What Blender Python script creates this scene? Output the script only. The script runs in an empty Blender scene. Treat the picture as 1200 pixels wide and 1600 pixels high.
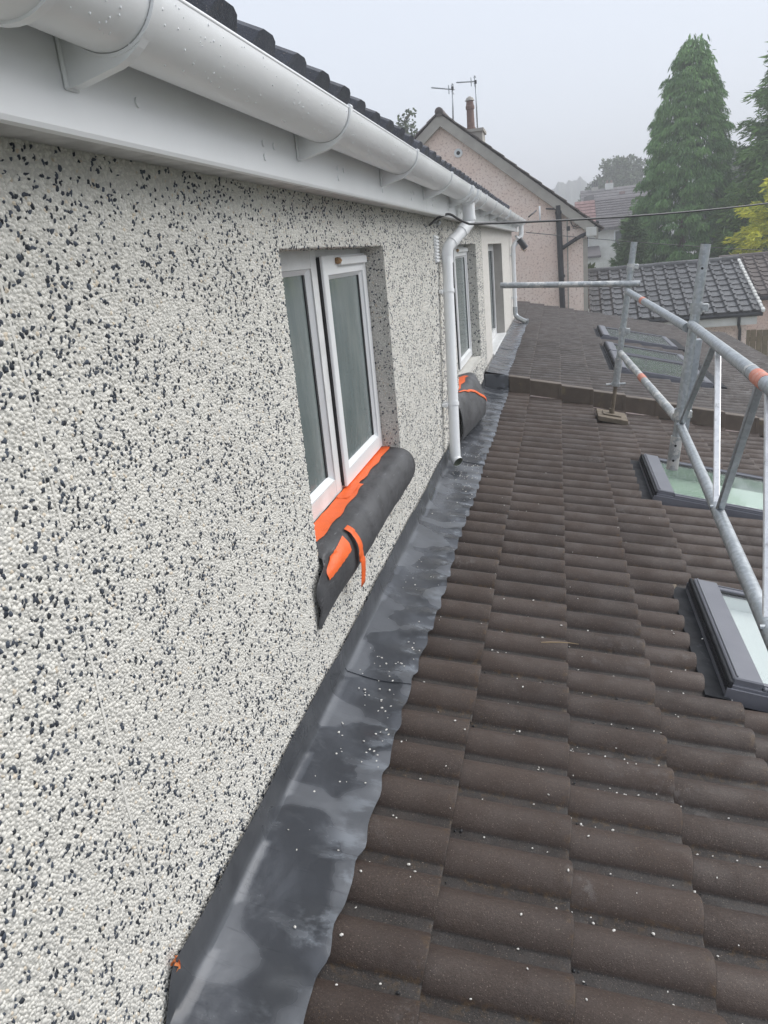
import bpy, bmesh, math, random
import numpy as np
from mathutils import Matrix, Vector
random.seed(7); rng = np.random.default_rng(7)
scene = bpy.context.scene
col = scene.collection
Z0 = 4.5                                   # eye height above the ground; all coordinates below are relative to the eye

# ------------------------------------------------------------------ camera
P = np.array([600., 800.]); VY = np.array([871., 376.]); VV = np.array([950., 4400.])
a_ = VY - P; b_ = VV - P; FPX = math.sqrt(-(a_ @ b_))
dy_ = np.r_[a_, FPX]; dy_ /= np.linalg.norm(dy_)
dn_ = np.r_[b_, FPX]; dn_ /= np.linalg.norm(dn_)
RM = np.stack([np.cross(dn_, dy_), dy_, -dn_])
cam_d = bpy.data.cameras.new('camera'); cam = bpy.data.objects.new('camera', cam_d); col.objects.link(cam)
cam_d.sensor_fit = 'VERTICAL'; cam_d.sensor_height = 36; cam_d.sensor_width = 27
cam_d.lens = 36 * FPX / 1600; cam_d.clip_start = .02; cam_d.clip_end = 3000
cam.matrix_world = Matrix(((RM[0, 0], -RM[0, 1], -RM[0, 2], 0), (RM[1, 0], -RM[1, 1], -RM[1, 2], 0),
                           (RM[2, 0], -RM[2, 1], -RM[2, 2], Z0), (0, 0, 0, 1)))
scene.camera = cam

# ------------------------------------------------------------------ world, sun, exposure
SUN_EL, SUN_AZ = 42, 64                    # azimuth from +y towards +x
w = bpy.data.worlds.new('World'); scene.world = w; w.use_nodes = True
wn = w.node_tree.nodes; wl = w.node_tree.links
for n in list(wn): wn.remove(n)
out = wn.new('ShaderNodeOutputWorld'); bg = wn.new('ShaderNodeBackground')
sky = wn.new('ShaderNodeTexSky'); sky.sky_type = 'NISHITA'; sky.sun_disc = False
sky.sun_elevation = math.radians(SUN_EL); sky.sun_rotation = math.radians(SUN_AZ)
sky.dust_density = 4; sky.air_density = 1
mx = wn.new('ShaderNodeMix'); mx.data_type = 'RGBA'; mx.inputs[0].default_value = .86
mx.inputs[7].default_value = (4.8, 5.12, 5.7, 1)       # even grey cloud cover over the sky
wl.new(sky.outputs[0], mx.inputs[6]); wl.new(mx.outputs[2], bg.inputs[0]); bg.inputs[1].default_value = .1
wl.new(bg.outputs[0], out.inputs[0])
sd = bpy.data.lights.new('sun', 'SUN'); sd.energy = 1.5; sd.angle = math.radians(60); sd.color = (1, .985, .96)
sun = bpy.data.objects.new('sun', sd); col.objects.link(sun)
el, az = math.radians(SUN_EL), math.radians(SUN_AZ)
sv = Vector((math.cos(el) * math.sin(az), math.cos(el) * math.cos(az), math.sin(el)))
sun.rotation_euler = sv.to_track_quat('Z', 'Y').to_euler(); sun.location = (6, 3, Z0 + 20)
vs = scene.view_settings; vs.view_transform = 'Standard'; vs.look = 'None'; vs.exposure = .97; vs.gamma = 1; vs.use_curve_mapping = False
scene.render.resolution_x = 768; scene.render.resolution_y = 1024

# ------------------------------------------------------------------ geometry helpers: a shape is (verts, faces)
def cat(*gs):
    V, F = [], []
    for g in gs:
        k = len(V); V += [tuple(v) for v in g[0]]; F += [tuple(i + k for i in f) for f in g[1]]
    return V, F
BF = [(0, 3, 2, 1), (4, 5, 6, 7), (0, 1, 5, 4), (1, 2, 6, 5), (2, 3, 7, 6), (3, 0, 4, 7)]
def box(x0, x1, y0, y1, z0, z1):
    return [(x0, y0, z0), (x1, y0, z0), (x1, y1, z0), (x0, y1, z0), (x0, y0, z1), (x1, y0, z1), (x1, y1, z1), (x0, y1, z1)], BF
def cbox(x0, x1, y0, y1, z0, z1, b=.004):
    """box with chamfered edges"""
    bm = bmesh.new(); vs_ = [bm.verts.new(v) for v in box(x0, x1, y0, y1, z0, z1)[0]]
    for f in BF: bm.faces.new([vs_[i] for i in f])
    bmesh.ops.bevel(bm, geom=bm.edges[:], offset=b, segments=1, affect='EDGES')
    bm.verts.index_update(); r = ([tuple(v.co) for v in bm.verts], [tuple(v.index for v in f.verts) for f in bm.faces]); bm.free()
    return r
def frame_of(d):
    d = np.array(d, float); d /= np.linalg.norm(d)
    u = np.cross(d, (0, 0, 1.)) if abs(d[2]) < .9 else np.cross(d, (0, 1., 0)); u /= np.linalg.norm(u)
    return d, u, np.cross(u, d)
def tube(path, r, n=12, caps=True, hollow=0):
    path = [np.array(p, float) for p in path]; m = len(path); V, F = [], []
    rs = r if isinstance(r, (list, tuple)) else [r] * m
    d, u, w_ = frame_of(path[1] - path[0])
    for i, p in enumerate(path):
        t = path[min(i + 1, m - 1)] - path[max(i - 1, 0)]; t = t / np.linalg.norm(t)
        u = u - t * (u @ t); u /= np.linalg.norm(u); w_ = np.cross(t, u)
        for k in range(n):
            a = 2 * math.pi * k / n; V.append(tuple(p + rs[i] * (math.cos(a) * u + math.sin(a) * w_)))
    for i in range(m - 1):
        for k in range(n):
            F.append((i * n + k, i * n + (k + 1) % n, (i + 1) * n + (k + 1) % n, (i + 1) * n + k))
    if caps:
        F.append(tuple(range(n - 1, -1, -1))); F.append(tuple((m - 1) * n + k for k in range(n)))
    return V, F
def sweep(profile, y0, y1, closed=True, caps=True):
    """profile of (x,z) swept along y"""
    n = len(profile); V = [(x, y0, z) for x, z in profile] + [(x, y1, z) for x, z in profile]; F = []
    for i in range(n if closed else n - 1):
        j = (i + 1) % n; F.append((i, i + n, j + n, j))
    if closed and caps: F.append(tuple(range(n))); F.append(tuple(range(2 * n - 1, n - 1, -1)))
    return V, F
def prism_y(poly, y0, y1): return sweep(poly, y0, y1)
def grid(fn, nu, nv):
    V = [fn(i / nu, j / nv) for i in range(nu + 1) for j in range(nv + 1)]
    F = [(i * (nv + 1) + j, (i + 1) * (nv + 1) + j, (i + 1) * (nv + 1) + j + 1, i * (nv + 1) + j + 1) for i in range(nu) for j in range(nv)]
    return V, F
def xf(g, fn): return [tuple(fn(*v)) for v in g[0]], g[1]
def shell(g, t):
    """give a sheet a thickness downwards along z / outwards by offset t=(dx,dy,dz)"""
    V, F = g; n = len(V); V2 = list(V) + [(x + t[0], y + t[1], z + t[2]) for x, y, z in V]
    cnt = {}
    for f in F:
        for i in range(len(f)):
            e = (f[i], f[(i + 1) % len(f)]); cnt[e] = 1
    F2 = list(F) + [tuple(i + n for i in reversed(f)) for f in F]
    for (a, b) in cnt:
        if (b, a) not in cnt: F2.append((b, a, a + n, b + n))
    return V2, F2

# ------------------------------------------------------------------ object helpers
ORG = {}
def meshdata(name, g, mat, smooth=False, angle=None):
    me = bpy.data.meshes.new(name); me.from_pydata([tuple(map(float, v)) for v in g[0]], [], [tuple(f) for f in g[1]])
    bm = bmesh.new(); bm.from_mesh(me); bmesh.ops.recalc_face_normals(bm, faces=bm.faces); bm.to_mesh(me); bm.free()
    if smooth:
        me.shade_smooth()
        if angle: me.set_sharp_from_angle(angle=math.radians(angle))
    if mat: me.materials.append(mat)
    me.update(); return me
def props(o, label, cat_, group, kind):
    if label: o['label'] = label
    if cat_: o['category'] = cat_
    if group: o['group'] = group
    if kind: o['kind'] = kind
def thing(name, loc, label, cat_, group=None):
    o = bpy.data.objects.new(name, None); col.objects.link(o); o.empty_display_size = .1
    ORG[o] = np.array(loc, float); o.location = (loc[0], loc[1], loc[2] + Z0); props(o, label, cat_, group, None); return o
def O(name, g, mat, parent=None, smooth=False, angle=None, label=None, cat_=None, group=None, kind=None):
    V = np.array(g[0], float)
    if parent is not None: org = ORG[parent]
    else: org = np.array([(V[:, 0].min() + V[:, 0].max()) / 2, (V[:, 1].min() + V[:, 1].max()) / 2, V[:, 2].min()])
    o = bpy.data.objects.new(name, meshdata(name, ((V - org).tolist(), g[1]), mat, smooth, angle)); col.objects.link(o)
    ORG[o] = org
    if parent is not None: o.parent = parent
    else: o.location = (org[0], org[1], org[2] + Z0)
    props(o, label, cat_, group, kind); return o
def I(name, me, parent, loc, rot=(0, 0, 0)):
    o = bpy.data.objects.new(name, me); col.objects.link(o); o.parent = parent
    o.location = tuple(np.array(loc) - ORG[parent]); o.rotation_euler = rot; ORG[o] = np.array(loc); return o
def fastmesh(name, V, loops, sizes, mat, parent=None, color=None, smooth=False, **kw):
    """big meshes straight from numpy"""
    V = np.asarray(V, np.float64).reshape(-1, 3)
    if parent is not None: org = ORG[parent]
    else: org = np.array([V[:, 0].mean(), V[:, 1].mean(), V[:, 2].min()])
    me = bpy.data.meshes.new(name); me.vertices.add(len(V)); me.vertices.foreach_set('co', (V - org).astype(np.float32).ravel())
    me.loops.add(len(loops)); me.loops.foreach_set('vertex_index', np.asarray(loops, np.int32))
    st = np.concatenate([[0], np.cumsum(sizes)[:-1]]).astype(np.int32)
    me.polygons.add(len(sizes)); me.polygons.foreach_set('loop_start', st)
    me.update(calc_edges=True)
    if color is not None:
        at = me.color_attributes.new('tint', 'FLOAT_COLOR', 'POINT')
        c = np.ones((len(V), 4), np.float32); c[:, :3] = color; at.data.foreach_set('color', c.ravel())
    if smooth: me.shade_smooth()
    me.materials.append(mat)
    o = bpy.data.objects.new(name, me); col.objects.link(o); ORG[o] = org
    if parent is not None: o.parent = parent
    else: o.location = (org[0], org[1], org[2] + Z0)
    props(o, kw.get('label'), kw.get('cat_'), kw.get('group'), kw.get('kind')); return o

# ------------------------------------------------------------------ materials
def new_mat(name):
    m = bpy.data.materials.new(name); m.use_nodes = True; nt = m.node_tree
    return m, nt, nt.nodes['Principled BSDF']
class NT:
    def __init__(s, nt): s.nt = nt; s.pos = None
    def n(s, t, **kw):
        o = s.nt.nodes.new(t)
        for k, v in kw.items():
            if k in o.bl_rna.properties: setattr(o, k, v)
        return o
    def l(s, a, b): s.nt.links.new(a, b)
    def P(s):
        if s.pos is None: s.pos = s.n('ShaderNodeNewGeometry').outputs['Position']
        return s.pos
    def scaled(s, v, sc):
        m = s.n('ShaderNodeVectorMath', operation='MULTIPLY'); s.l(v, m.inputs[0]); m.inputs[1].default_value = sc; return m.outputs[0]
    def noise(s, scale, detail=5, rough=.55, vec=None, dist=0):
        t = s.n('ShaderNodeTexNoise'); t.inputs['Scale'].default_value = scale; t.inputs['Detail'].default_value = detail
        t.inputs['Roughness'].default_value = rough; t.inputs['Distortion'].default_value = dist; s.l(vec or s.P(), t.inputs['Vector']); return t.outputs['Fac']
    def voro(s, scale, feature='F1', vec=None, out='Distance', rnd=1):
        t = s.n('ShaderNodeTexVoronoi', feature=feature); t.inputs['Scale'].default_value = scale; t.inputs['Randomness'].default_value = rnd
        s.l(vec or s.P(), t.inputs['Vector']); return t.outputs[out]
    def ramp(s, f, a, b, lo=0., hi=1.):
        t = s.n('ShaderNodeMapRange'); t.inputs[1].default_value = a; t.inputs[2].default_value = b; t.inputs[3].default_value = lo; t.inputs[4].default_value = hi
        t.interpolation_type = 'SMOOTHSTEP'; s.l(f, t.inputs[0]); return t.outputs[0]
    def math(s, op, a, b=None):
        t = s.n('ShaderNodeMath', operation=op)
        for i, v in enumerate((a, b)):
            if v is None: continue
            if hasattr(v, 'links'): s.l(v, t.inputs[i])
            else: t.inputs[i].default_value = v
        return t.outputs[0]
    def mix(s, f, a, b, blend='MIX'):
        t = s.n('ShaderNodeMix', data_type='RGBA', blend_type=blend)
        for i, v in ((0, f), (6, a), (7, b)):
            if hasattr(v, 'links'): s.l(v, t.inputs[i])
            elif i == 0: t.inputs[0].default_value = v
            else: t.inputs[i].default_value = (*v[:3], 1)
        return t.outputs[2]
    def bump(s, h, strength=.3, dist=.01, nrm=None):
        t = s.n('ShaderNodeBump'); t.inputs['Strength'].default_value = strength; t.inputs['Distance'].default_value = dist; s.l(h, t.inputs['Height'])
        if nrm is not None: s.l(nrm, t.inputs['Normal'])
        return t.outputs[0]
def pm(name, c1, c2=None, scale=6, rough=.6, rough2=None, metal=0, bump=0, bscale=80, bdist=.004, spec=.5, lo=.35, hi=.65, speck=None, trans=0):
    m, nt, b = new_mat(name); N = NT(nt)
    b.inputs['Roughness'].default_value = rough; b.inputs['Metallic'].default_value = metal; b.inputs['Specular IOR Level'].default_value = spec
    c = None
    if c2 is not None:
        f = N.ramp(N.noise(scale, 7, .62), lo, hi); c = N.mix(f, c1, c2)
        if rough2 is not None: N.l(N.ramp(N.noise(scale * 1.7, 5), .35, .65, rough, rough2), b.inputs['Roughness'])
    if speck is not None:
        sc, amt, cs = speck; f2 = N.ramp(N.noise(sc, 3, .7), 1 - amt - .06, 1 - amt + .06); c = N.mix(f2, c if c is not None else c1, cs)
    if c is not None: N.l(c, b.inputs['Base Color'])
    else: b.inputs['Base Color'].default_value = (*c1, 1)
    if bump: N.l(N.bump(N.noise(bscale, 6, .65), bump, bdist), b.inputs['Normal'])
    return m
M = {}
def tile_mat(name, c1, c2, moss=(.17, .10, .035), bright=(.19, .18, .175), objvar=True, rough=(.42, .7), pan=True):
    m, nt, b = new_mat(name); N = NT(nt)
    c = N.mix(N.ramp(N.noise(6, 6, .65), .35, .65), c1, c2)
    c = N.mix(N.ramp(N.noise(190, 4, .75), .30, .70), tuple(x * .6 for x in c1), c)                                                                          # granular face
    if objvar:
        oi = N.n('ShaderNodeObjectInfo'); c = N.mix(N.ramp(oi.outputs['Random'], 0, 1, .0, .3), c, tuple(x * 1.45 for x in c2))
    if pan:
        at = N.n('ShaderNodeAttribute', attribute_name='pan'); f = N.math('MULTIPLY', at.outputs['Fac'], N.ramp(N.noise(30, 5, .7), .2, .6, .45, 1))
        c = N.mix(N.math('MULTIPLY', f, .8), c, N.mix(N.ramp(N.noise(240, 3, .7), .4, .6), (.012, .0115, .0115), (.038, .036, .035)))                             # silt washed into the pans, darkened further to paint in valley shade
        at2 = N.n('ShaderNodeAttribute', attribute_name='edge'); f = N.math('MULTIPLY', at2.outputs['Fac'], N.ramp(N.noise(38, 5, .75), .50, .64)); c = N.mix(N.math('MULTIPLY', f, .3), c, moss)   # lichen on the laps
        at3 = N.n('ShaderNodeAttribute', attribute_name='tail'); c = N.mix(N.math('MULTIPLY', at3.outputs['Fac'], .85), c, (.013, .012, .011))  # near-black tail lips paint in the shade under the laps
    f = N.math('MULTIPLY', N.ramp(N.noise(2.3, 5, .6), .58, .72), N.ramp(N.noise(26, 6, .7), .48, .62)); c = N.mix(N.math('MULTIPLY', f, .4), c, bright)       # lime bloom
    f = N.math('MULTIPLY', N.ramp(N.noise(3.1, 4, .6), .54, .70), N.ramp(N.noise(160, 3, .75), .58, .68)); c = N.mix(N.math('MULTIPLY', f, .45), c, moss)      # ochre lichen
    f = N.ramp(N.noise(330, 2, .5), .66, .70); c = N.mix(N.math('MULTIPLY', f, .75), c, (.26, .21, .17))                                                      # sand grains
    N.l(c, b.inputs['Base Color'])
    N.l(N.ramp(N.noise(9, 5), .35, .65, rough[0], rough[1]), b.inputs['Roughness']); b.inputs['Specular IOR Level'].default_value = .35
    n1 = N.bump(N.noise(300, 4, .7), .5, .003); N.l(N.bump(N.noise(60, 5, .6), .25, .004, n1), b.inputs['Normal'])
    return m
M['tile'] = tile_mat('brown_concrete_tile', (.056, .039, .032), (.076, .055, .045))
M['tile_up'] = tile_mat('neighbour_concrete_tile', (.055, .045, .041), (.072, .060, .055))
M['tile_dark'] = tile_mat('sky_tinted_grey_tile', (.040, .045, .058), (.065, .072, .09), rough=(.35, .6), pan=False)  # blue of the reflected sky is put into the base colour
M['tile_garage'] = tile_mat('weathered_grey_tile', (.085, .087, .09), (.14, .143, .148), moss=(.2, .2, .19), bright=(.36, .36, .35), rough=(.2, .38), pan=False)
M['tile_far'] = tile_mat('old_brown_tile', (.11, .09, .085), (.16, .135, .125), moss=(.2, .2, .15), pan=False)
M['verge'] = pm('brown_verge_plastic', (.10, .078, .06), (.14, .11, .085), 5, .55, bump=.15, bscale=120, speck=(9, .36, (.16, .125, .075)))
M['mortar'] = pm('pinkish_mortar', (.42, .33, .31), (.52, .43, .40), 12, .9, bump=.4, bscale=150)
M['upvc'] = pm('white_upvc', (.84, .855, .865), (.80, .815, .825), 2.5, .28, .36, bump=.03, bscale=30)
M['upvc_old'] = pm('weathered_white_upvc', (.76, .77, .77), (.66, .665, .66), 7, .35, .5, bump=.05, bscale=60)
M['soffit'] = pm('dusty_white_soffit', (.70, .70, .69), (.52, .52, .51), 14, .5, bump=.08, bscale=200)
M['gasket'] = pm('black_gasket', (.018, .019, .022), (.03, .031, .034), 40, .6)
M['void'] = pm('dark_recess', (.02, .021, .023), None, rough=.9)
M['render'] = pm('cream_dash_bed', (.64, .63, .59), (.54, .53, .49), 60, .95, bump=.8, bscale=160, bdist=.006)
M['cream_render'] = pm('cream_roughcast', (.60, .58, .535), (.68, .66, .62), 22, .92, bump=.7, bscale=110, bdist=.006, speck=(70, .34, (.36, .34, .32)))
M['reveal_taupe'] = pm('taupe_painted_reveal', (.36, .34, .315), (.40, .38, .35), 9, .85, bump=.2, bscale=120)
M['pink_wall'] = pm('pink_roughcast', (.84, .675, .585), (.87, .74, .66), 1.3, .95, bump=.6, bscale=32, bdist=.015, speck=(20, .42, (.58, .43, .37)))
M['stone_trim'] = pm('grey_painted_trim', (.36, .335, .30), (.42, .40, .355), 4, .8)
M['black_plastic'] = pm('black_pvc', (.016, .018, .022), (.03, .033, .038), 9, .4)
M['white_paint'] = pm('white_painted_wall', (.70, .70, .67), (.62, .62, .58), 4, .8)
M['wood'] = pm('damp_timber', (.13, .105, .075), (.19, .155, .115), 16, .8, bump=.2, bscale=90)
M['fence'] = pm('olive_stained_fence', (.15, .125, .08), (.20, .17, .11), 9, .85, bump=.25, bscale=70)
M['ground'] = pm('wet_grass_and_earth', (.055, .075, .035), (.09, .085, .06), .8, .95, bump=.3, bscale=9, bdist=.05)
M['paving'] = pm('grey_paving', (.18, .175, .165), (.23, .225, .215), 2, .85)
M['orange'] = pm('orange_cloth_tape', (.86, .145, .025), (.80, .125, .02), 30, .5, bump=.25, bscale=40, bdist=.006)
M['red_tape'] = pm('faded_red_tape', (.62, .20, .13), (.66, .30, .22), 40, .6, speck=(60, .36, (.5, .45, .42)))
M['rust'] = pm('rusty_foam', (.26, .15, .07), (.45, .32, .19), 60, .9)
M['terracotta'] = pm('terracotta_pot', (.16, .10, .085), (.22, .14, .115), 8, .85)
M['hill'] = pm('hazy_wood', (.03, .045, .03), (.05, .065, .04), .15, 1)
M['red_roof'] = pm('red_tile', (.20, .105, .10), (.25, .14, .13), 3, .8)
M['slate_roof'] = pm('grey_purple_slate', (.085, .075, .08), (.12, .105, .11), 2, .7)
M['cable'] = pm('black_cable', (.02, .022, .026), None, rough=.45)
M['anthracite'] = pm('anthracite_cladding', (.15, .155, .18), (.17, .175, .2), 6, .42, bump=.03, bscale=200)
M['black_flash'] = pm('black_skylight_flashing', (.018, .019, .022), (.032, .034, .038), 9, .7, .85, spec=.2, speck=(14, .33, (.06, .063, .07)))
M['bead'] = pm('smooth_cream_bead', (.72, .705, .66), (.66, .645, .6), 20, .85, bump=.3, bscale=150)
M['twig'] = pm('dry_twig', (.36, .27, .16), None, rough=.9)
M['scrap'] = pm('torn_tape', (.50, .13, .035), (.60, .20, .06), 60, .7)
M['drop'] = pm('wet_white_chip', (.78, .76, .72), (.70, .68, .63), 90, .7)
def dpc_mat():
    m, nt, b = new_mat('black_membrane'); N = NT(nt)
    c = N.mix(N.ramp(N.noise(7, 6, .6), .35, .65), (.046, .047, .050), (.070, .072, .077))
    st = N.noise(1, 4, .6, N.scaled(N.P(), (30, 12, 160))); c = N.mix(N.math('MULTIPLY', N.ramp(st, .62, .74), .6), c, (.2, .205, .215))
    N.l(c, b.inputs['Base Color']); N.l(N.ramp(N.noise(14, 4), .3, .7, .42, .62), b.inputs['Roughness'])
    N.l(N.bump(N.noise(22, 5, .55), .35, .008), b.inputs['Normal']); return m
M['membrane'] = dpc_mat()
def lead_mat():
    m, nt, b = new_mat('wet_lead'); N = NT(nt)
    sx = N.n('ShaderNodeSeparateXYZ'); N.l(N.P(), sx.inputs[0]); X = sx.outputs[0]
    base = N.ramp(X, -.732, -.722)                                        # 0 on the upstand, 1 on the lying part
    mid = N.math('ABSOLUTE', N.math('ADD', X, .612))                      # water stands along the middle of the strip
    lobes = N.math('ADD', N.noise(1.0, 2.2, .4, N.scaled(N.P(), (4.5, 6.2, 3)), .25), N.math('MULTIPLY', mid, 1.75))
    dry = N.ramp(lobes, .60, .70)                                       # tide line round the standing water
    smear = N.ramp(N.noise(1.0, 5, .62, N.scaled(N.P(), (8, 12, 8)), .2), .50, .64)
    lines = N.ramp(N.noise(1, 4, .6, N.scaled(N.P(), (9, 110, 9))), .6, .74)
    c = N.mix(dry, (.058, .063, .073), (.112, .12, .134))
    low = N.ramp(X, -.60, -.53); c = N.mix(N.math('MULTIPLY', N.math('MULTIPLY', smear, low), .6), c, (.24, .265, .30))
    c = N.mix(N.math('MULTIPLY', smear, .2), c, (.18, .195, .215)); c = N.mix(N.math('MULTIPLY', lines, .35), c, (.02, .022, .028))
    c = N.mix(base, N.mix(N.ramp(N.noise(9, 5, .6), .35, .65), (.052, .056, .063), (.075, .08, .088)), c)
    N.l(c, b.inputs['Base Color']); b.inputs['Metallic'].default_value = .18; b.inputs['Specular IOR Level'].default_value = .6
    N.l(N.math('ADD', N.ramp(dry, 0, 1, .20, .34), N.math('MULTIPLY', smear, .08)), b.inputs['Roughness'])
    n1 = N.bump(N.noise(6, 3, .5), .22, .02); N.l(N.bump(N.noise(70, 4, .6), .10, .003, n1), b.inputs['Normal']); return m
M['lead'] = lead_mat()
def galv_mat(name, c1, c2, paint=0):
    m, nt, b = new_mat(name); N = NT(nt)
    c = N.mix(N.ramp(N.voro(60, out='Color'), .2, .8), c1, c2); c = N.mix(N.math('MULTIPLY', N.ramp(N.noise(35, 5, .7), .55, .7), .5), c, (.20, .20, .19))
    if paint: c = N.mix(N.ramp(N.noise(11, 6, .65), .51, .55), c, (.62, .62, .60))
    N.l(c, b.inputs['Base Color']); b.inputs['Metallic'].default_value = .75 if not paint else .5
    N.l(N.ramp(N.noise(20, 5), .3, .7, .38, .58), b.inputs['Roughness']); N.l(N.bump(N.noise(120, 4, .6), .15, .002), b.inputs['Normal']); return m
M['galv'] = galv_mat('galvanised_tube', (.38, .41, .43), (.48, .51, .53)); M['galv_paint'] = galv_mat('plaster_splashed_tube', (.36, .38, .39), (.46, .48, .49), 1)
M['alu'] = galv_mat('bright_aluminium', (.80, .81, .83), (.88, .89, .90)); M['alu_dark'] = galv_mat('dull_aluminium', (.36, .39, .42), (.44, .47, .5))
def attr_mat(name, rough=.8, spec=.3, bump=.0, translucent=0):
    m, nt, b = new_mat(name); N = NT(nt); a = N.n('ShaderNodeAttribute', attribute_name='tint'); N.l(a.outputs['Color'], b.inputs['Base Color'])
    b.inputs['Roughness'].default_value = rough; b.inputs['Specular IOR Level'].default_value = spec
    return m
M['chip'] = attr_mat('render_chip', .72, .4); M['leaf'] = attr_mat('foliage', .75, .25)
def obscure_glass(name, c1, c2):
    m, nt, b = new_mat(name); N = NT(nt)
    v = N.scaled(N.P(), (1, 1.6, .45)); c = N.mix(N.ramp(N.noise(3, 5, .6, v), .35, .65), c1, c2)
    N.l(c, b.inputs['Base Color']); b.inputs['Roughness'].default_value = .13; b.inputs['Specular IOR Level'].default_value = .6
    N.l(N.bump(N.noise(34, 3, .55, N.scaled(N.P(), (1, 1, .4)), .6), .35, .004), b.inputs['Normal']); return m
M['glass_obs'] = obscure_glass('rippled_obscure_glass', (.12, .155, .155), (.19, .225, .22))
def thin_glass(name, tint, wet=False):
    m, nt, b = new_mat(name); N = NT(nt); nt.nodes.remove(b); outn = nt.nodes['Material Output']
    t = N.n('ShaderNodeBsdfTransparent'); t.inputs[0].default_value = (*tint, 1); g = N.n('ShaderNodeBsdfGlossy'); g.inputs['Roughness'].default_value = .04
    fr = N.n('ShaderNodeFresnel'); ge = N.n('ShaderNodeNewGeometry'); N.l(N.ramp(ge.outputs['Backfacing'], 0, 1, 1.75, 1 / 1.75), fr.inputs[0]); mxs = N.n('ShaderNodeMixShader')
    N.l(fr.outputs[0], mxs.inputs[0]); N.l(t.outputs[0], mxs.inputs[1]); N.l(g.outputs[0], mxs.inputs[2]); N.l(mxs.outputs[0], outn.inputs[0])
    if wet:
        d = N.ramp(N.voro(90), .25, .45); N.l(N.bump(d, .5, .003), g.inputs['Normal'])
    return m
M['glass'] = thin_glass('skylight_glass', (.94, .96, .955)); M['glass_wet'] = thin_glass('rain_wet_skylight_glass', (.90, .96, .92), True)
M['blind'] = pm('pale_room_lining', (.78, .80, .78), None, rough=.9); M['shaft'] = pm('green_grey_shaft_lining', (.40, .47, .43), (.50, .56, .50), 2, .9)
M['moss'] = pm('green_grey_pipe_bore', (.10, .12, .08), (.2, .22, .17), 40, .9)
M['far_glass'] = pm('dark_window_glass', (.05, .06, .065), None, rough=.1)

# ------------------------------------------------------------------ the place: main levels
W = -.745; TAN = .235; TH = math.atan(TAN); CT, ST = math.cos(TH), math.sin(TH)
ZR, UP = -1.518, .15
def zroof(x, up=0): return ZR + up - TAN * x
GROUND = -Z0
O('ground', grid(lambda u, v: (-180 + 360 * u, -60 + 420 * v, GROUND + .25 * math.sin(u * 31) * math.sin(v * 23) * max(0, v - .25)), 40, 40), M['ground'], kind='structure')
O('path', box(3.6, 5.2, -6, 18, GROUND + .3, GROUND + .34), M['paving'], kind='structure')

exec_parts = []
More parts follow.
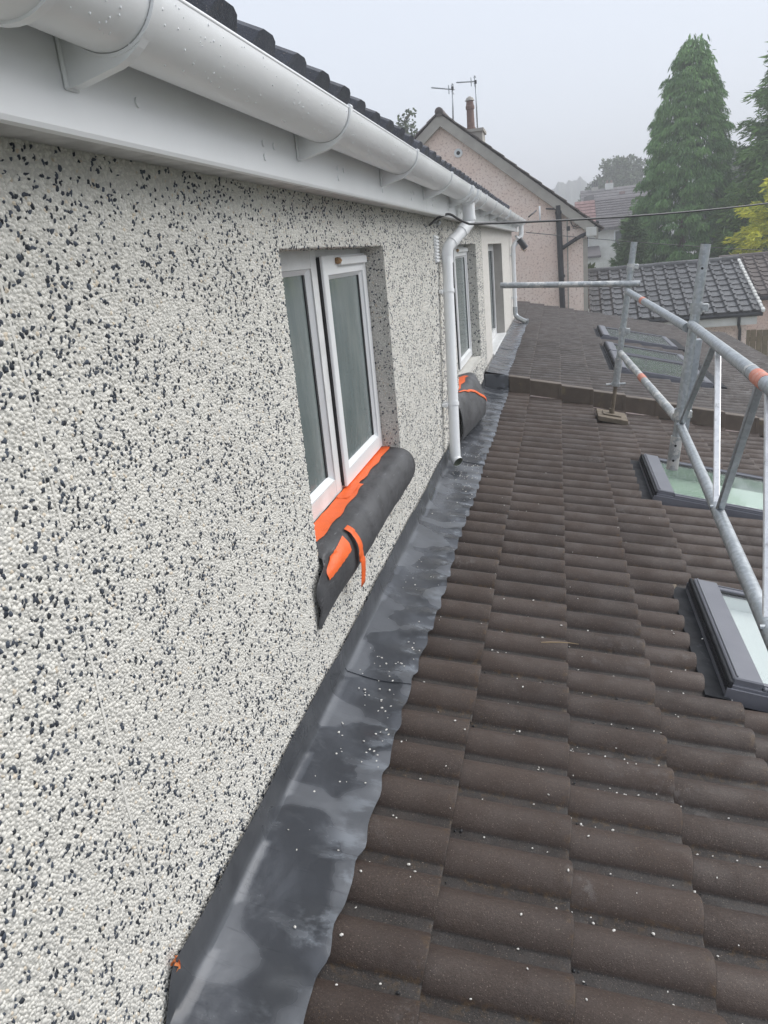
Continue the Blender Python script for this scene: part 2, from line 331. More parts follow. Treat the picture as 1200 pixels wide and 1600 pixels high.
# ------------------------------------------------------------------ dash chips
def chips(rects, spacing, r0, r1, h0, h1, k, dark_frac):
    """rects: list of (origin, u, v, normal, lenU, lenV) -> white (V,loops,sizes,colour), dark (same)"""
    res = {0: [], 1: []}
    for o, u, v, n, lu, lv in rects:
        o, u, v, n = map(lambda q: np.array(q, float), (o, u, v, n))
        nu, nv = max(1, int(lu / spacing)), max(1, int(lv / (spacing * .9)))
        gi, gj = np.meshgrid(np.arange(nu), np.arange(nv), indexing='ij'); gi = gi.ravel(); gj = gj.ravel(); c = len(gi)
        pu = (gi + .5 + (gj % 2) * .5 + rng.uniform(-.45, .45, c)) / (nu + .5) * lu; pv = (gj + .5 + rng.uniform(-.45, .45, c)) / nv * lv
        clump = np.sin(pu * 23 + 1.3 * np.sin(pv * 17)) * np.sin(pv * 29 + 1.7 * np.sin(pu * 13))
        wx = o[1] + pu * u[1]; wz = o[2] + pv * v[2]; patch = np.sin(wx * 2.3 + 1.1 * np.sin(wz * 3.1)) * np.sin(wz * 2.7 + 1.4 * np.sin(wx * 1.9))
        dk = rng.random(c) < dark_frac * (1 + .55 * clump + .22 * patch)
        for t in (0, 1):
            sel = dk if t else ~dk; q = sel.sum()
            if q == 0: continue
            cen = o + pu[sel, None] * u + pv[sel, None] * v
            r = rng.uniform(r0, r1, q) * (1.3 if t else 1.0); asp = rng.uniform(.4, .78, q) if t else rng.uniform(.6, 1, q); rot = rng.uniform(0, 6.28, q)
            if t: rot = rng.normal(.9, .75, q)
            ang = (np.arange(k)[None, :] + rng.uniform(-.28, .28, (q, k))) * 2 * np.pi / k
            rad = r[:, None] * rng.uniform(.78, 1.15, (q, k)); lx = np.cos(ang) * rad; ly = np.sin(ang) * rad * asp[:, None]
            cx = lx * np.cos(rot)[:, None] - ly * np.sin(rot)[:, None]; cy = lx * np.sin(rot)[:, None] + ly * np.cos(rot)[:, None]
            h = rng.uniform(h0, h1, q) * (1.1 if t else 1); ti, tj = rng.normal(0, .24, (2, q))
            base = cen[:, None, :] + cx[..., None] * u + cy[..., None] * v - .001 * n
            tc = .62; hh = h[:, None] + tc * (cx * ti[:, None] + cy * tj[:, None])
            top = cen[:, None, :] + tc * cx[..., None] * u + tc * cy[..., None] * v + np.maximum(hh, .0008)[..., None] * n
            V = np.concatenate([base, top], 1)                                   # q,2k,3
            i = np.arange(k); j = (i + 1) % k
            side = np.stack([i, j, j + k, i + k], 1).ravel(); topf = np.arange(k) + k
            L = np.concatenate([side, topf])[None, :] + (np.arange(q) * 2 * k)[:, None]
            S = np.tile(np.array([4] * k + [k]), q)
            if t: colr = np.array([.038, .046, .060]) * rng.uniform(.55, 1.9, (q, 1))
            else:
                colr = np.array([.715, .70, .65]) * rng.uniform(.84, 1.1, (q, 1)) * (1 + .05 * patch[sel])[:, None]; warm = rng.random(q) < .025; colr[warm] = np.array([.60, .53, .43]) * rng.uniform(.9, 1.25, (warm.sum(), 1))
                colr = np.minimum(colr, .84)
            res[t].append((V.reshape(-1, 3), L.ravel(), S, np.repeat(colr, 2 * k, 0)))
    outp = {}
    for t in (0, 1):
        Vs, Ls, Ss, Cs = [], [], [], []; off = 0
        for V, L, S, C in res[t]: Vs.append(V); Ls.append(L + off); Ss.append(S); Cs.append(C); off += len(V)
        outp[t] = (np.concatenate(Vs), np.concatenate(Ls), np.concatenate(Ss), np.concatenate(Cs))
    return outp

# ------------------------------------------------------------------ walls with openings
def wall_cells(y0, y1, z0, z1, holes, xf_, t):
    ys = sorted({y0, y1, *[h[0] for h in holes], *[h[1] for h in holes]}); zs = sorted({z0, z1, *[h[2] for h in holes], *[h[3] for h in holes]})
    gs = []
    for i in range(len(ys) - 1):
        run = None
        for j in range(len(zs) - 1):
            yc, zc = (ys[i] + ys[i + 1]) / 2, (zs[j] + zs[j + 1]) / 2
            if any(h[0] < yc < h[1] and h[2] < zc < h[3] for h in holes): continue
            gs.append(box(xf_ - t, xf_, ys[i], ys[i + 1], zs[j], zs[j + 1]))
    return cat(*gs)
ZS = .207                                   # soffit level
WIN1 = (2.11, 3.47, -.90, .05); WIN2 = (5.75, 7.57, -1.02, .045); WIN3 = (8.9, 11.05, -1.16, .04)
YB = 8.15; YE = 13.7
house = thing('house', (-2.5, 3, GROUND), 'house wall in white dash with black chips and two white windows beside the gutter', 'house')
O('wall', wall_cells(-1.5, YB, GROUND, ZS, [WIN1, WIN2], W, .3), M['render'], house)
def dash_rects(y0, y1, z0, z1):
    ys = sorted({y0, y1, *[q for q in (WIN1[0], WIN1[1], WIN2[0], WIN2[1]) if y0 < q < y1]}); rr = []
    for a, b in zip(ys[:-1], ys[1:]):
        c = (a + b) / 2; hole = next((h for h in (WIN1, WIN2) if h[0] < c < h[1]), None)
        segs = [(z0, z1)] if hole is None else [(z0, hole[2]), (hole[3], z1)]
        for s0, s1 in segs: rr.append(((W, a, s0), (0, 1, 0), (0, 0, 1), (1, 0, 0), b - a, s1 - s0))
    return rr
zlow = -1.36
near = chips(dash_rects(.5, 2.3, zlow, ZS), .0066, .0032, .0060, .0010, .0026, 5, .13)
mid = chips(dash_rects(2.3, 4.6, zlow, ZS) + [((-.84, WIN1[1], WIN1[2]), (1, 0, 0), (0, 0, 1), (0, -1, 0), .095, .95), ((-.84, WIN1[0], WIN1[3]), (1, 0, 0), (0, 1, 0), (0, 0, -1), .095, 1.36)],
            .0074, .0038, .0064, .0012, .0028, 4, .125)
far = chips(dash_rects(4.6, YB, zlow, ZS) + [((-.84, WIN2[1], WIN2[2]), (1, 0, 0), (0, 0, 1), (0, -1, 0), .095, 1.06)], .0108, .0055, .0092, .0018, .0038, 4, .13)
for t, nm in ((0, 'white_chips'), (1, 'black_chips')):
    Vs, Ls, Ss, Cs = [], [], [], []; off = 0
    for part in (near, mid, far):
        V, L, S, C = part[t]; Vs.append(V); Ls.append(L + off); Ss.append(S); Cs.append(C); off += len(V)
    fastmesh(nm, np.concatenate(Vs), np.concatenate(Ls), np.concatenate(Ss), M['chip'], house, np.concatenate(Cs), kind='stuff')
O('expansion_bead', cat(*[xf(box(-.0006, .0022, -.0026, .0026, 0, .0352), lambda x, y, z, i=i: (W + x, .962 + y + .004 * math.sin(i * .31) + .00001 * i, -1.22 + i * .0352 + z)) for i in range(40)]), M['bead'], house)

def window(parent, Y0, Y1, Zb, Zt, xface, split, sash_lift=.022, arm=True, handle=False):
    """upvc casement: fixed light from Y0 to split, opening sash from split to Y1"""
    fw = .062; xb = xface - .06
    fr = cat(box(xb, xface, Y0 - .03, Y0 + fw, Zb, Zt), box(xb, xface, split - fw - .005, split, Zb, Zt), box(xb, xface, Y1 - .035, Y1 + .02, Zb, Zt),
             box(xb, xface - .001, Y0 + fw, split - fw - .005, Zt - fw, Zt), box(xb, xface - .001, split, Y1 - .035, Zt - .03, Zt),
             box(xb, xface - .001, Y0 + fw, split - fw - .005, Zb, Zb + fw), box(xb, xface - .001, split, Y1 - .035, Zb, Zb + .03))
    wdw = O('window', fr, M['upvc_old'], parent)
    bead = .018
    a, b, c, d = Y0 + fw, split - fw - .005, Zb + fw, Zt - fw - .001
    O('glazing_bead', cat(*[sweep_loop(a, b, c, d, bead, xface - .006, xface - .026)]), M['upvc'], wdw)
    O('pane', box(xface - .034, xface - .027, a + .001, b - .001, c, d), M['glass_obs'], wdw)
    # opening sash, pushed out on its stays
    s0, s1, sb, st_ = split + .010, Y1 - .010, Zb + .01, Zt - .022; xs = xface + sash_lift
    fs = .058
    O('recess', box(xb + .002, xface - .012, split + .001, s0 - .002, Zb + .031, Zt - .031), M['gasket'], wdw)
    sash = O('sash', cat(cbox(xs - .045, xs, s0, s0 + fs, sb, st_, .003), cbox(xs - .045, xs, s1 - fs, s1, sb, st_, .003),
                         box(xs - .044, xs - .0015, s0 + fs - .003, s1 - fs + .003, st_ - fs - .012, st_ - .001), box(xs - .044, xs - .0015, s0 + fs - .003, s1 - fs + .003, sb + .001, sb + fs)), M['upvc'], wdw)
    O('shaded_sash_edge', box(xface - .011, xs - .011, s0 - .0016, s0 + .0005, sb + .004, st_ - .004), M['gasket'], wdw)  # black strip laid on the white sash side: its gasket and painted shade
    O('sash_gasket', cat(sweep_loop(s0 + .012, s1 - .012, sb + .012, st_ - .012, .014, xs - .046, xs - .075)), M['gasket'], wdw)
    a, b, c, d = s0 + fs - .002, s1 - fs + .002, sb + fs, st_ - fs - .013
    O('sash_bead', sweep_loop(a, b, c, d, .016, xs - .005, xs - .022), M['upvc'], wdw)
    O('pane', box(xs - .03, xs - .023, a, b, c, d), M['glass_obs'], wdw)
    O('glazing_seal', box(xs - .0225, xs - .018, b - .034, b - .017, c + .016, d - .016), M['gasket'], wdw); O('glazing_seal', box(xface - .0265, xface - .022, split - fw - .005 - .036, split - fw - .005 - .0185, Zb + fw + .019, Zt - fw - .02), M['gasket'], wdw)
    if arm:
        O('trickle_vent', cbox(xs - .001, xs + .016, s0 + .20, s1 - .03, st_ - .04, st_ - .008, .003), M['upvc'], wdw)
        ff = random.Random(3); 
        O('expanding_foam', xf(ball(.017, 2), lambda x, y, z: (xs + .006 + x * .8 + .004 * math.sin(y * 300), s0 + .185 + y * 1.1, st_ - .022 + z * .75)), M['rust'], wdw)
    return wdw
def sweep_loop(a, b, c, d, t, x0, x1):
    """rectangular bead ring in the yz plane with a sloping inner face"""
    lo, hi = min(x0, x1), max(x0, x1)
    outer = [(a, c), (b, c), (b, d), (a, d)]; inner = [(a + t, c + t), (b - t, c + t), (b - t, d - t), (a + t, d - t)]
    V = [(hi, y, z) for y, z in outer] + [(lo, y, z) for y, z in inner] + [(lo, y, z) for y, z in outer]; F = []
    for i in range(4):
        j = (i + 1) % 4; F += [(i, j, j + 4, i + 4), (i + 8, j + 8, j, i), (i + 4, j + 4, j + 8, i + 8)]
    return V, F
def ball(r, sub=1):
    bm = bmesh.new(); bmesh.ops.create_icosphere(bm, subdivisions=sub, radius=r); bm.verts.index_update()
    g = ([tuple(v.co) for v in bm.verts], [tuple(v.index for v in f.verts) for f in bm.faces]); bm.free(); return g
window(house, WIN1[0], WIN1[1], -.855, WIN1[3] - .001, -.85, 2.79)
for h in (WIN1, WIN2): O('window_sill', box(-.86, W - .004, h[0] + .001, h[1] - .001, h[2] - .001, h[2] + .03), M['render'], house)
window(house, WIN2[0], WIN2[1], -.985, WIN2[3] - .001, -.85, 6.6)
# dark rooms behind
for a, b in ((1.9, 3.7), (5.5, 7.8)): O('room_wall', box(-1.3, -1.28, a, b, -1.2, .2), M['void'], house)
# eaves
FX = -.63
O('soffit', box(W - .3, FX - .001, -1.5, YE + .1, ZS, ZS + .012), M['soffit'], house)
O('fascia', cat(prism_y([(FX - .018, ZS - .012), (FX - .003, ZS - .012), (FX, ZS - .006), (FX, .345), (FX - .018, .345)], -1.5, 4.05), prism_y([(FX - .018, ZS - .012), (FX - .003, ZS - .012), (FX, ZS - .006), (FX, .345), (FX - .018, .345)], 4.054, YE + .1)), M['upvc'], house)
def screw_cap(y, z): return tube([(FX - .002, y, z), (FX + .003, y, z)], .0075, 12)
for y, z in [(1.22 + .62 * k, .262 + .002 * (k % 2)) for k in range(12)] + [(1.77 + .62 * k, .235) for k in range(11)] + [(1.77 + .62 * k, .263) for k in range(11)]: O('screw_cap', screw_cap(y, z), M['upvc'], house)
# eaves tiles of the main roof
PIT = math.radians(27)
def bold_tile(w_=.2045, L=.36, h=.052, th=.014):
    prof = [(0, 0), (.052, 0), (.068, h * .35), (.085, h * .85), (.105, h), (.155, h), (.178, h * .85), (.196, h * .3), (w_, 0)]
    V = []; n = len(prof)
    for s, dz in ((0, 0), (L, -.016)):
        for y, z in prof: V.append((-s, y, z + dz))
    for s, dz in ((0, -th), (L, -.016 - th)):
        for y, z in prof: V.append((-s, y, dz))
    F = [(i, i + 1, n + i + 1, n + i) for i in range(n - 1)] + [(2 * n + i, 3 * n + i, 3 * n + i + 1, 2 * n + i + 1) for i in range(n - 1)] + [(i, 2 * n + i, 2 * n + i + 1, i + 1) for i in range(n - 1)] + [(0, n, 3 * n, 2 * n), (n - 1, 3 * n - 1, 4 * n - 1, 2 * n - 1)]
    return V, F
me_bold = meshdata('tile', bold_tile(), M['tile_dark'])
roof_main = O('roof', cat(xf(box(-4.5, -.06, -1.5, YE + .2, -.05, -.035), lambda x, y, z: (-.575 + x * math.cos(PIT) - z * math.sin(PIT) * 0, y, .405 + z - x * math.sin(PIT))),
                          xf(box(-4.5, -.06, -1.5, YE + .2, -.05, -.035), lambda x, y, z: (-8.595 - x * math.cos(PIT), y, .405 + z - x * math.sin(PIT))),
                          prism_y([(-4.74, 2.33), (-4.66, 2.44), (-4.5, 2.44), (-4.42, 2.33)], -1.5, YE + .2)), M['tile_dark'], house)
Yt = 1.74 - .205 * 14
for c in range(3):
    for k in range(56):
        y = Yt + .205 * k + (.0 if c == 0 else .0)
        if y > 10: break
        I('tile', me_bold, roof_main, (-.575 - c * .30 * math.cos(PIT) + random.uniform(-.004, .004), y + random.uniform(-.002, .002), .398 + c * .30 * math.sin(PIT) + random.uniform(-.002, .003)), (0, PIT, 0))
O('gable_wall', box(-8.3, W - .301, YE - .3, YE, GROUND, ZS), M['cream_render'], house)
O('rear_wall', box(-8.3, -8, -1.5, YE - .301, GROUND, ZS), M['cream_render'], house)

# neighbour half of the house, cream roughcast
nb = thing('house', (-2.5, 11, GROUND), 'adjoining cream roughcast house wall with taupe window reveal beyond the dashed wall', 'house')
O('wall', wall_cells(YB + .001, YE, GROUND, ZS, [WIN3], W + .004, .3), M['cream_render'], nb)
O('window_reveal', cat(box(-.87, W + .007, WIN3[1] - .006, WIN3[1], WIN3[2], WIN3[3]), box(-.87, W + .006, WIN3[0], WIN3[1] - .006, WIN3[3] - .006, WIN3[3])), M['reveal_taupe'], nb)
w3 = O('window', cat(*[box(-.9, -.85, a, b, -1.14, .034) for a, b in ((8.88, 8.96), (9.88, 9.97), (10.9, 11.044))], box(-.9, -.851, 8.96, 10.9, -.045, .034), box(-.9, -.851, 8.96, 10.9, -1.14, -1.06)), M['upvc_old'], nb)
O('pane', box(-.88, -.873, 8.96, 9.88, -1.06, -.045), M['glass_obs'], w3); O('pane', box(-.88, -.873, 9.97, 10.9, -1.06, -.045), M['glass_obs'], w3)
for y in (9.84, 10.86): O('glazing_seal', box(-.8725, -.868, y, y + .036, -1.06, -.05), M['gasket'], w3)
O('window_sill', cat(cbox(-.86, W + .025, 8.86, 11.044, -1.2, -1.145, .006)), M['upvc_old'], nb)

# ------------------------------------------------------------------ gutter
GX, GZ, GR = -.556, .352, .070
def half_ring(r_out, r_in, y0, y1, x=GX, z=GZ, n=22, a0=math.pi, a1=2 * math.pi):
    pr = [(x + r_out * math.cos(a0 + (a1 - a0) * i / n), z + r_out * math.sin(a0 + (a1 - a0) * i / n)) for i in range(n + 1)]
    pr += [(x + r_in * math.cos(a1 - (a1 - a0) * i / n), z + r_in * math.sin(a1 - (a1 - a0) * i / n)) for i in range(n + 1)]
    return sweep(pr, y0, y1)
gut = thing('gutter', (GX, 6, GZ - GR), 'white plastic half-round gutter with rain drops along the eaves', 'gutter')
for y0, y1 in ((-1.5, .79), (.794, 4.9), (4.904, 8.9), (8.904, 13.35)):
    O('gutter_length', half_ring(GR, GR - .003, y0, y1), M['upvc'], gut, True, 35)
O('gutter_lip', cat(*[tube([(GX + GR - .002, y0, GZ), (GX + GR - .002, y1, GZ)], .0035, 8) for y0, y1 in ((-1.5, 4.9), (4.904, 13.35))]), M['upvc'], gut, True)
O('stop_end', half_ring(GR + .004, 0.002, 13.35, 13.37), M['upvc'], gut)
BRK = [1.04 + .98 * k for k in range(-2, 13)]
for y in BRK:
    if y > 13.2: continue
    br = O('gutter_bracket', half_ring(GR + .0055, GR + .0011, y - .0115, y + .0115), M['upvc'], gut, True, 35)
    n = 14; ar = [math.radians(205 + (325 - 205) * i / n) for i in range(n + 1)]
    outer = [(GX + (GR + .0044 + .020 * max(0, 1 - max(0, math.degrees(a) - 252) / 62) ** 1.3) * math.cos(a), GZ + (GR + .0044 + .020 * max(0, 1 - max(0, math.degrees(a) - 252) / 62) ** 1.3) * math.sin(a)) for a in ar if math.degrees(a) > 262]
    inner = [(GX + (GR + .0012) * math.cos(a), GZ + (GR + .0012) * math.sin(a)) for a in reversed(ar)]
    O('bracket_web', prism_y([(FX + .001, .250), (FX + .02, .252)] + outer + inner + [(FX + .001, .325)], y - .0095, y + .0095), M['upvc'], br)
    O('bracket_plate', cbox(FX + .0003, FX + .006, y - .016, y + .016, .248, .34, .002), M['upvc'], br)
    O('bracket_clip', tube([(GX + GR + .001, y - .01, GZ + .002), (GX + GR + .001, y + .01, GZ + .002)], .0055, 8), M['upvc'], br)
for y, wd in ((.792, .055), (4.902, .055), (8.902, .05)):
    un = O('gutter_union', half_ring(GR + .010, GR + .0005, y - wd, y + wd), M['upvc'], gut, True, 35)
    for s in (-1, 1):
        O('union_strap', half_ring(GR + .0135, GR + .0101, y + s * (wd - .012) - .007, y + s * (wd - .012) + .007), M['upvc'], un, True, 35)
        if y < 1: O('rubber_seal', half_ring(GR + .0095, GR + .0006, y + s * (wd + .0006) - .0008, y + s * (wd + .0006) + .0008), M['gasket'], un)
# running outlet over the downpipe
YO = 5.32
ro = O('running_outlet', half_ring(GR + .009, GR + .0004, YO - .085, YO + .085), M['upvc'], gut, True, 35)
for s in (-1, 1): O('outlet_strap', half_ring(GR + .014, GR + .0091, YO + s * .068 - .01, YO + s * .068 + .01), M['upvc'], ro, True, 35)
# rain drops on the gutter's face
dr = ball(1, 1); gs = []
for _ in range(330):
    a = math.radians(random.uniform(-78, -6)); y = .7 + 3.6 * random.random() ** 1.4; r = random.uniform(.0008, .0021)
    cx, cz = GX + GR * math.cos(a), GZ + GR * math.sin(a)
    gs.append(xf(dr, lambda x, yy, z: (cx + x * r * .8, y + yy * r * .75, cz + z * r * random.uniform(1, 1.5))))
md, ntd, bd = new_mat('water_drop'); bd.inputs['Base Color'].default_value = (.95, .97, 1, 1); bd.inputs['Roughness'].default_value = .03; bd.inputs['Transmission Weight'].default_value = .15; bd.inputs['IOR'].default_value = 1.33
O('rain_drops', cat(*gs), md, gut, True, kind='stuff')

# ------------------------------------------------------------------ downpipes
def bend(pts, r=.05, n=5):
    """round the corners of a polyline"""
    pts = [np.array(p, float) for p in pts]; o = [pts[0]]
    for a, b, c in zip(pts[:-2], pts[1:-1], pts[2:]):
        u = (a - b) / np.linalg.norm(a - b); v = (c - b) / np.linalg.norm(c - b); k = min(r, .45 * np.linalg.norm(a - b), .45 * np.linalg.norm(c - b))
        p, q = b + u * k, b + v * k
        for i in range(n + 1):
            t = i / n; o.append((1 - t) ** 2 * p + 2 * t * (1 - t) * b + t * t * q)
    o.append(pts[-1]); return o
PR = .034; PX = W + .058
dp = thing('downpipe', (PX, 5.12, -1.4), 'white plastic downpipe with swan-neck between the two dashed wall windows', 'downpipe', 'white downpipes')
YP = 5.12
rb_ = RM @ np.array([712. - 600, 728. - 800, FPX]); PB = rb_ * (-.668) / rb_[0]; PT = np.array([PX, YP, -.02]); pd_ = (PT - PB) / np.linalg.norm(PT - PB)
PE = PB + pd_ * .045; fd = np.array([.62, -.62, -.48]); fd /= np.linalg.norm(fd); SE = PE + fd * .034
shoe = bend([PE + pd_ * .06, PE, SE], .03, 6)
O('pipe', tube([PT, PE + pd_ * .02], PR, 24, False), M['upvc'], dp, True)
O('pipe_shoe', tube(shoe, PR + .0005, 24, False), M['upvc'], dp, True)
O('pipe_bore', tube(shoe, PR - .003, 20, False), M['moss'], dp, True)
O('pipe_end_ring', tube([SE - fd * .012, SE], PR + .002, 24, False), M['upvc'], dp, True)
O('bore_back', tube([PE + pd_ * .05, PE + pd_ * .055], PR - .003, 16), M['gasket'], dp)
O('offset_bend', tube(bend([(PX, YP, -.07), (PX, YP, .02), (GX, YO, .16), (GX, YO, .205)], .05), PR + .003, 22), M['upvc'], dp, True, 40)
O('outlet_spigot', tube([(GX, YO, .19), (GX, YO, .31)], PR + .0065, 22), M['upvc'], dp, True, 40)
for t in (0.28, .72):
    q = np.array([PX, YP, .02]) * (1 - t) + np.array([GX, YO, .16]) * t; d = np.array([GX - PX, YO - YP, .14]); d /= np.linalg.norm(d)
    O('socket_collar', tube([q - d * .02, q + d * .02], PR + .007, 22), M['upvc'], dp, True, 40)
O('socket_collar', tube([(GX, YO, .178), (GX, YO, .2)], PR + .009, 22), M['upvc'], dp, True, 40)
for z in (-.24, -.93):
    q = PB + pd_ * (z - PB[2]) / pd_[2]
    cl = O('pipe_clip', tube([q - pd_ * .012, q + pd_ * .012], PR + .0045, 22), M['upvc'], dp, True, 40)
    O('clip_back', cbox(W + .005, q[0] - PR + .004, q[1] - .055, q[1] + .055, z - .011, z + .011, .003), M['upvc'], cl)
dp2 = thing('downpipe', (PX, 13.0, -1.2), 'white plastic downpipe with grey shoe at the far end of the wall', 'downpipe', 'white downpipes')
O('pipe', tube([(PX, 12.95, -.1), (PX, 12.95, -1.02)], PR, 18, False), M['upvc'], dp2, True)
O('offset_bend', tube(bend([(PX, 12.95, -.2), (PX, 12.95, -.02), (GX, 13.1, .12), (GX, 13.1, .31)], .06), PR + .003, 18), M['upvc'], dp2, True, 40)
O('pipe_shoe', tube(bend([(PX, 12.95, -.95), (PX, 12.95, -1.1), (PX + .19, 12.75, -1.19)], .07), PR + .004, 18), M['galv'], dp2, True, 40)
for z in (-.15, -.8):
    cl = O('pipe_clip', tube([(PX, 12.95, z - .012), (PX, 12.95, z + .012)], PR + .0045, 18), M['upvc'], dp2, True, 40)
    O('clip_back', cbox(W + .007, PX - PR + .004, 12.9, 13.0, z - .011, z + .011, .003), M['upvc'], cl)
vt = thing('wall_vent', (W + .01, 5.0, 0), 'small ribbed white vent on dashed wall left of the swan-neck downpipe', 'vent')
O('vent_plate', box(W + .003, W + .009, 4.95, 5.09, -.06, .10), M['upvc'], vt)
for k in range(8): O('louvre', xf(box(0, .010, 4.955, 5.085, 0, .011), lambda x, y, z, k=k: (W + .009 + x * (1 - z * 30), y, -.055 + k * .0195 + z)), M['upvc'], vt)

# ------------------------------------------------------------------ roof tiles (two-roll concrete tile)
PW, TWD, GAU, TL = .165, .33, .3025, .405
def roll_profile(y):
    t = (y % PW); p0 = .037
    if t <= p0: return 0.0
    s = (t - p0) / (PW - p0); return .041 * max(0., math.sin(math.pi * s ** .95)) ** .68
def tile_geo(y0, y1, s0, s1, per=9):
    """piece of tile; local x = down the slope from the tail line (x<=0 is up), local y across, local z up from the pan at the tail"""
    nroll = max(1, round((y1 - y0) / PW)); ys = []
    a = y0
    for r in range(int(round(y0 / PW)), int(round(y1 / PW))):
        ys += [r * PW + q for q in (0, .033, .0375)] + [r * PW + .037 + (PW - .037) * t for t in (.025, .07, .15, .27, .4, .55, .7, .83, .92, .97)]
    ys.append(y1 - .003); ys = [min(max(q, y0), y1 - .003) for q in ys]
    th = .021; rows = []
    slope = .037 / TL
    for s, dz in ((s0, 0), (s1 - .028, 0), (s1 - .005, 0), (s1 - .0028, -.0002), (s1, -.003), (s1 - .010, -th)):
        rows.append([(s, y, roll_profile(y) + s * slope + dz) for y in ys])
    V = [v for r in rows for v in r]; n = len(ys); F = []
    for k in range(5):
        for i in range(n - 1): F.append((k * n + i, k * n + i + 1, (k + 1) * n + i + 1, (k + 1) * n + i))
    # near and far side edges
    b0 = len(V); V += [(s0, ys[0], s0 * slope - th), (s0, ys[-1], s0 * slope - th)]
    F.append((0, n, 2 * n, 3 * n, 4 * n, 5 * n, b0)); F.append((n - 1, b0 + 1, 6 * n - 1, 5 * n - 1, 4 * n - 1, 3 * n - 1, 2 * n - 1))
    return V, F
TCACHE = {}
def tail_shade_flags(g):
    """1 on the lip and underside of the tail, painted near-black as the shade of the gap under each lap"""
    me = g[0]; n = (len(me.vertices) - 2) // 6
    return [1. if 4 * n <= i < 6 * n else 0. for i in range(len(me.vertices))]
def pan_attr(me, ny=None, tailf=None):
    """how far each point lies in the pan / on a lap edge, from the tile's own coordinates"""
    a = me.attributes.new('pan', 'FLOAT', 'POINT'); e = me.attributes.new('edge', 'FLOAT', 'POINT'); tl = me.attributes.new('tail', 'FLOAT', 'POINT'); L_ = 12 * 2 + 2
    for i, v in enumerate(me.vertices):
        y = (v.co.y if ny is None else ny[i]); t = y % PW
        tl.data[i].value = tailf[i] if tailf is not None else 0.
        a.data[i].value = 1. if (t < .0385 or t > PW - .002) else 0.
        e.data[i].value = 1. if (v.co.x > -.012 and ny is None) or abs(y - .0385) < .006 else 0.
def tile_me(y0, y1, s0, s1, mat):
    k = (round(y0, 3), round(y1, 3), round(s0, 3), round(s1, 3), mat.name)
    if k not in TCACHE: TCACHE[k] = meshdata('tile', tile_geo(y0, y1, s0, s1), mat, True, 50); pan_attr(TCACHE[k], None, tail_shade_flags([TCACHE[k]]))
    return TCACHE[k]
def lay_tiles(parent, mat, y_start, ncols, k0, k1, up, holes, jit, skip=lambda x, y: False, limit=None, stuff_mat=None):
    """tails on x=(k-2)*GAU; holes are (x0,x1,y0,y1); the nearest `limit` tiles become objects, the rest one mesh"""
    todo = []
    for k in range(k0, k1 + 1):
        xt = (k - 2) * GAU
        for c in range(ncols):
            y = y_start + c * TWD
            if skip(xt, y): continue
            for h in range(2):
                pass
            pieces = [(0, TWD, -TL, 0.)]
            for hx0, hx1, hy0, hy1 in holes:
                new = []
                for (a, b, s0, s1) in pieces:
                    halves = [(a, b)] if (b - a) < PW * 1.5 else [(a, a + PW), (a + PW, b)]
                    hit = [y + (p + q) / 2 > hy0 and y + (p + q) / 2 < hy1 for p, q in halves]
                    xa, xb = xt - GAU, xt
                    if not any(hit) or xb <= hx0 + .02 or xa >= hx1 - .02: new.append((a, b, s0, s1)); continue
                    if all(hit) or len(halves) == 1: groups = [(a, b, True)]
                    else: groups = [(p, q, t) for (p, q), t in zip(halves, hit)]
                    for p, q, t in groups:
                        if not t: new.append((p, q, s0, s1)); continue
                        if xa < hx0 - .03: new.append((p, q, s0, min(s1, (hx0 - xt) / CT)))
                        if xb > hx1 + .03: new.append((p, q, max(s0, (hx1 - xt) / CT), s1))
                pieces = new
            for pc in pieces:
                if pc[3] - pc[2] > .04: todo.append((xt, y, pc))
    todo.sort(key=lambda t: t[1])
    if limit is None: limit = len(todo)
    for xt, y, pc in todo[:limit]:
        I('tile', tile_me(*pc, mat), parent, (xt + random.uniform(-jit, jit), y, zroof(xt, up) + random.uniform(-.0015, .0015)), (random.uniform(-.006, .006), TH + random.uniform(-.004, .004), random.uniform(-.004, .004)))
    if len(todo) > limit:
        gs = []; tfl = []
        for xt, y, pc in todo[limit:]:
            j = random.uniform(-jit, jit)
            g = tile_geo(*pc)
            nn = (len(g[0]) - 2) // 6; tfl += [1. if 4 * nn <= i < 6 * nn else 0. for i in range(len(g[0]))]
            gs.append(xf(g, lambda a, b, c: (xt + j + a * CT + c * ST, y + b, zroof(xt, up) - a * ST + c * CT)))
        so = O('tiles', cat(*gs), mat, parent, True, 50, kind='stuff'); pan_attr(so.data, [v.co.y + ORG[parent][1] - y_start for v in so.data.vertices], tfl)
YT0 = 1.462
SK_A = (.50, 1.80, YT0 + TWD * 3.5, YT0 + TWD * 6.5); SK_B = (.50, 1.80, YT0 + TWD * 10.5, YT0 + TWD * 13.5)
YV = 7.72                                     # verge between the two extension roofs
roof1 = thing('extension_roof', (1.3, 3.6, zroof(3.4) - .15), 'brown rolled concrete tile roof of near extension strewn with white chips', 'roof', 'extension roofs')
nY = int((YV - .02 - (YT0 - TWD * 4)) / TWD) + 1
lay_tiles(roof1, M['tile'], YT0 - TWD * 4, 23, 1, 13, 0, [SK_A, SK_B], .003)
O('roof_deck', xf(box(W, 3.35, -.2, YV, -.10, -.06), lambda x, y, z: (x, y, zroof(x) + z)), M['gasket'], roof1)
O('eaves_board', box(3.30, 3.33, -.2, YV, zroof(3.3) - .25, zroof(3.3) - .07), M['upvc_old'], roof1)
ext1 = O('extension_wall', cat(box(3.0, 3.25, -.2, YV - .1, GROUND, zroof(3.0) - .14), box(W + .01, 3.0, -.2, .05, GROUND, zroof(3.0) - .14)), M['render'], None, label='low dashed wall carrying the near extension roof', cat_='wall')

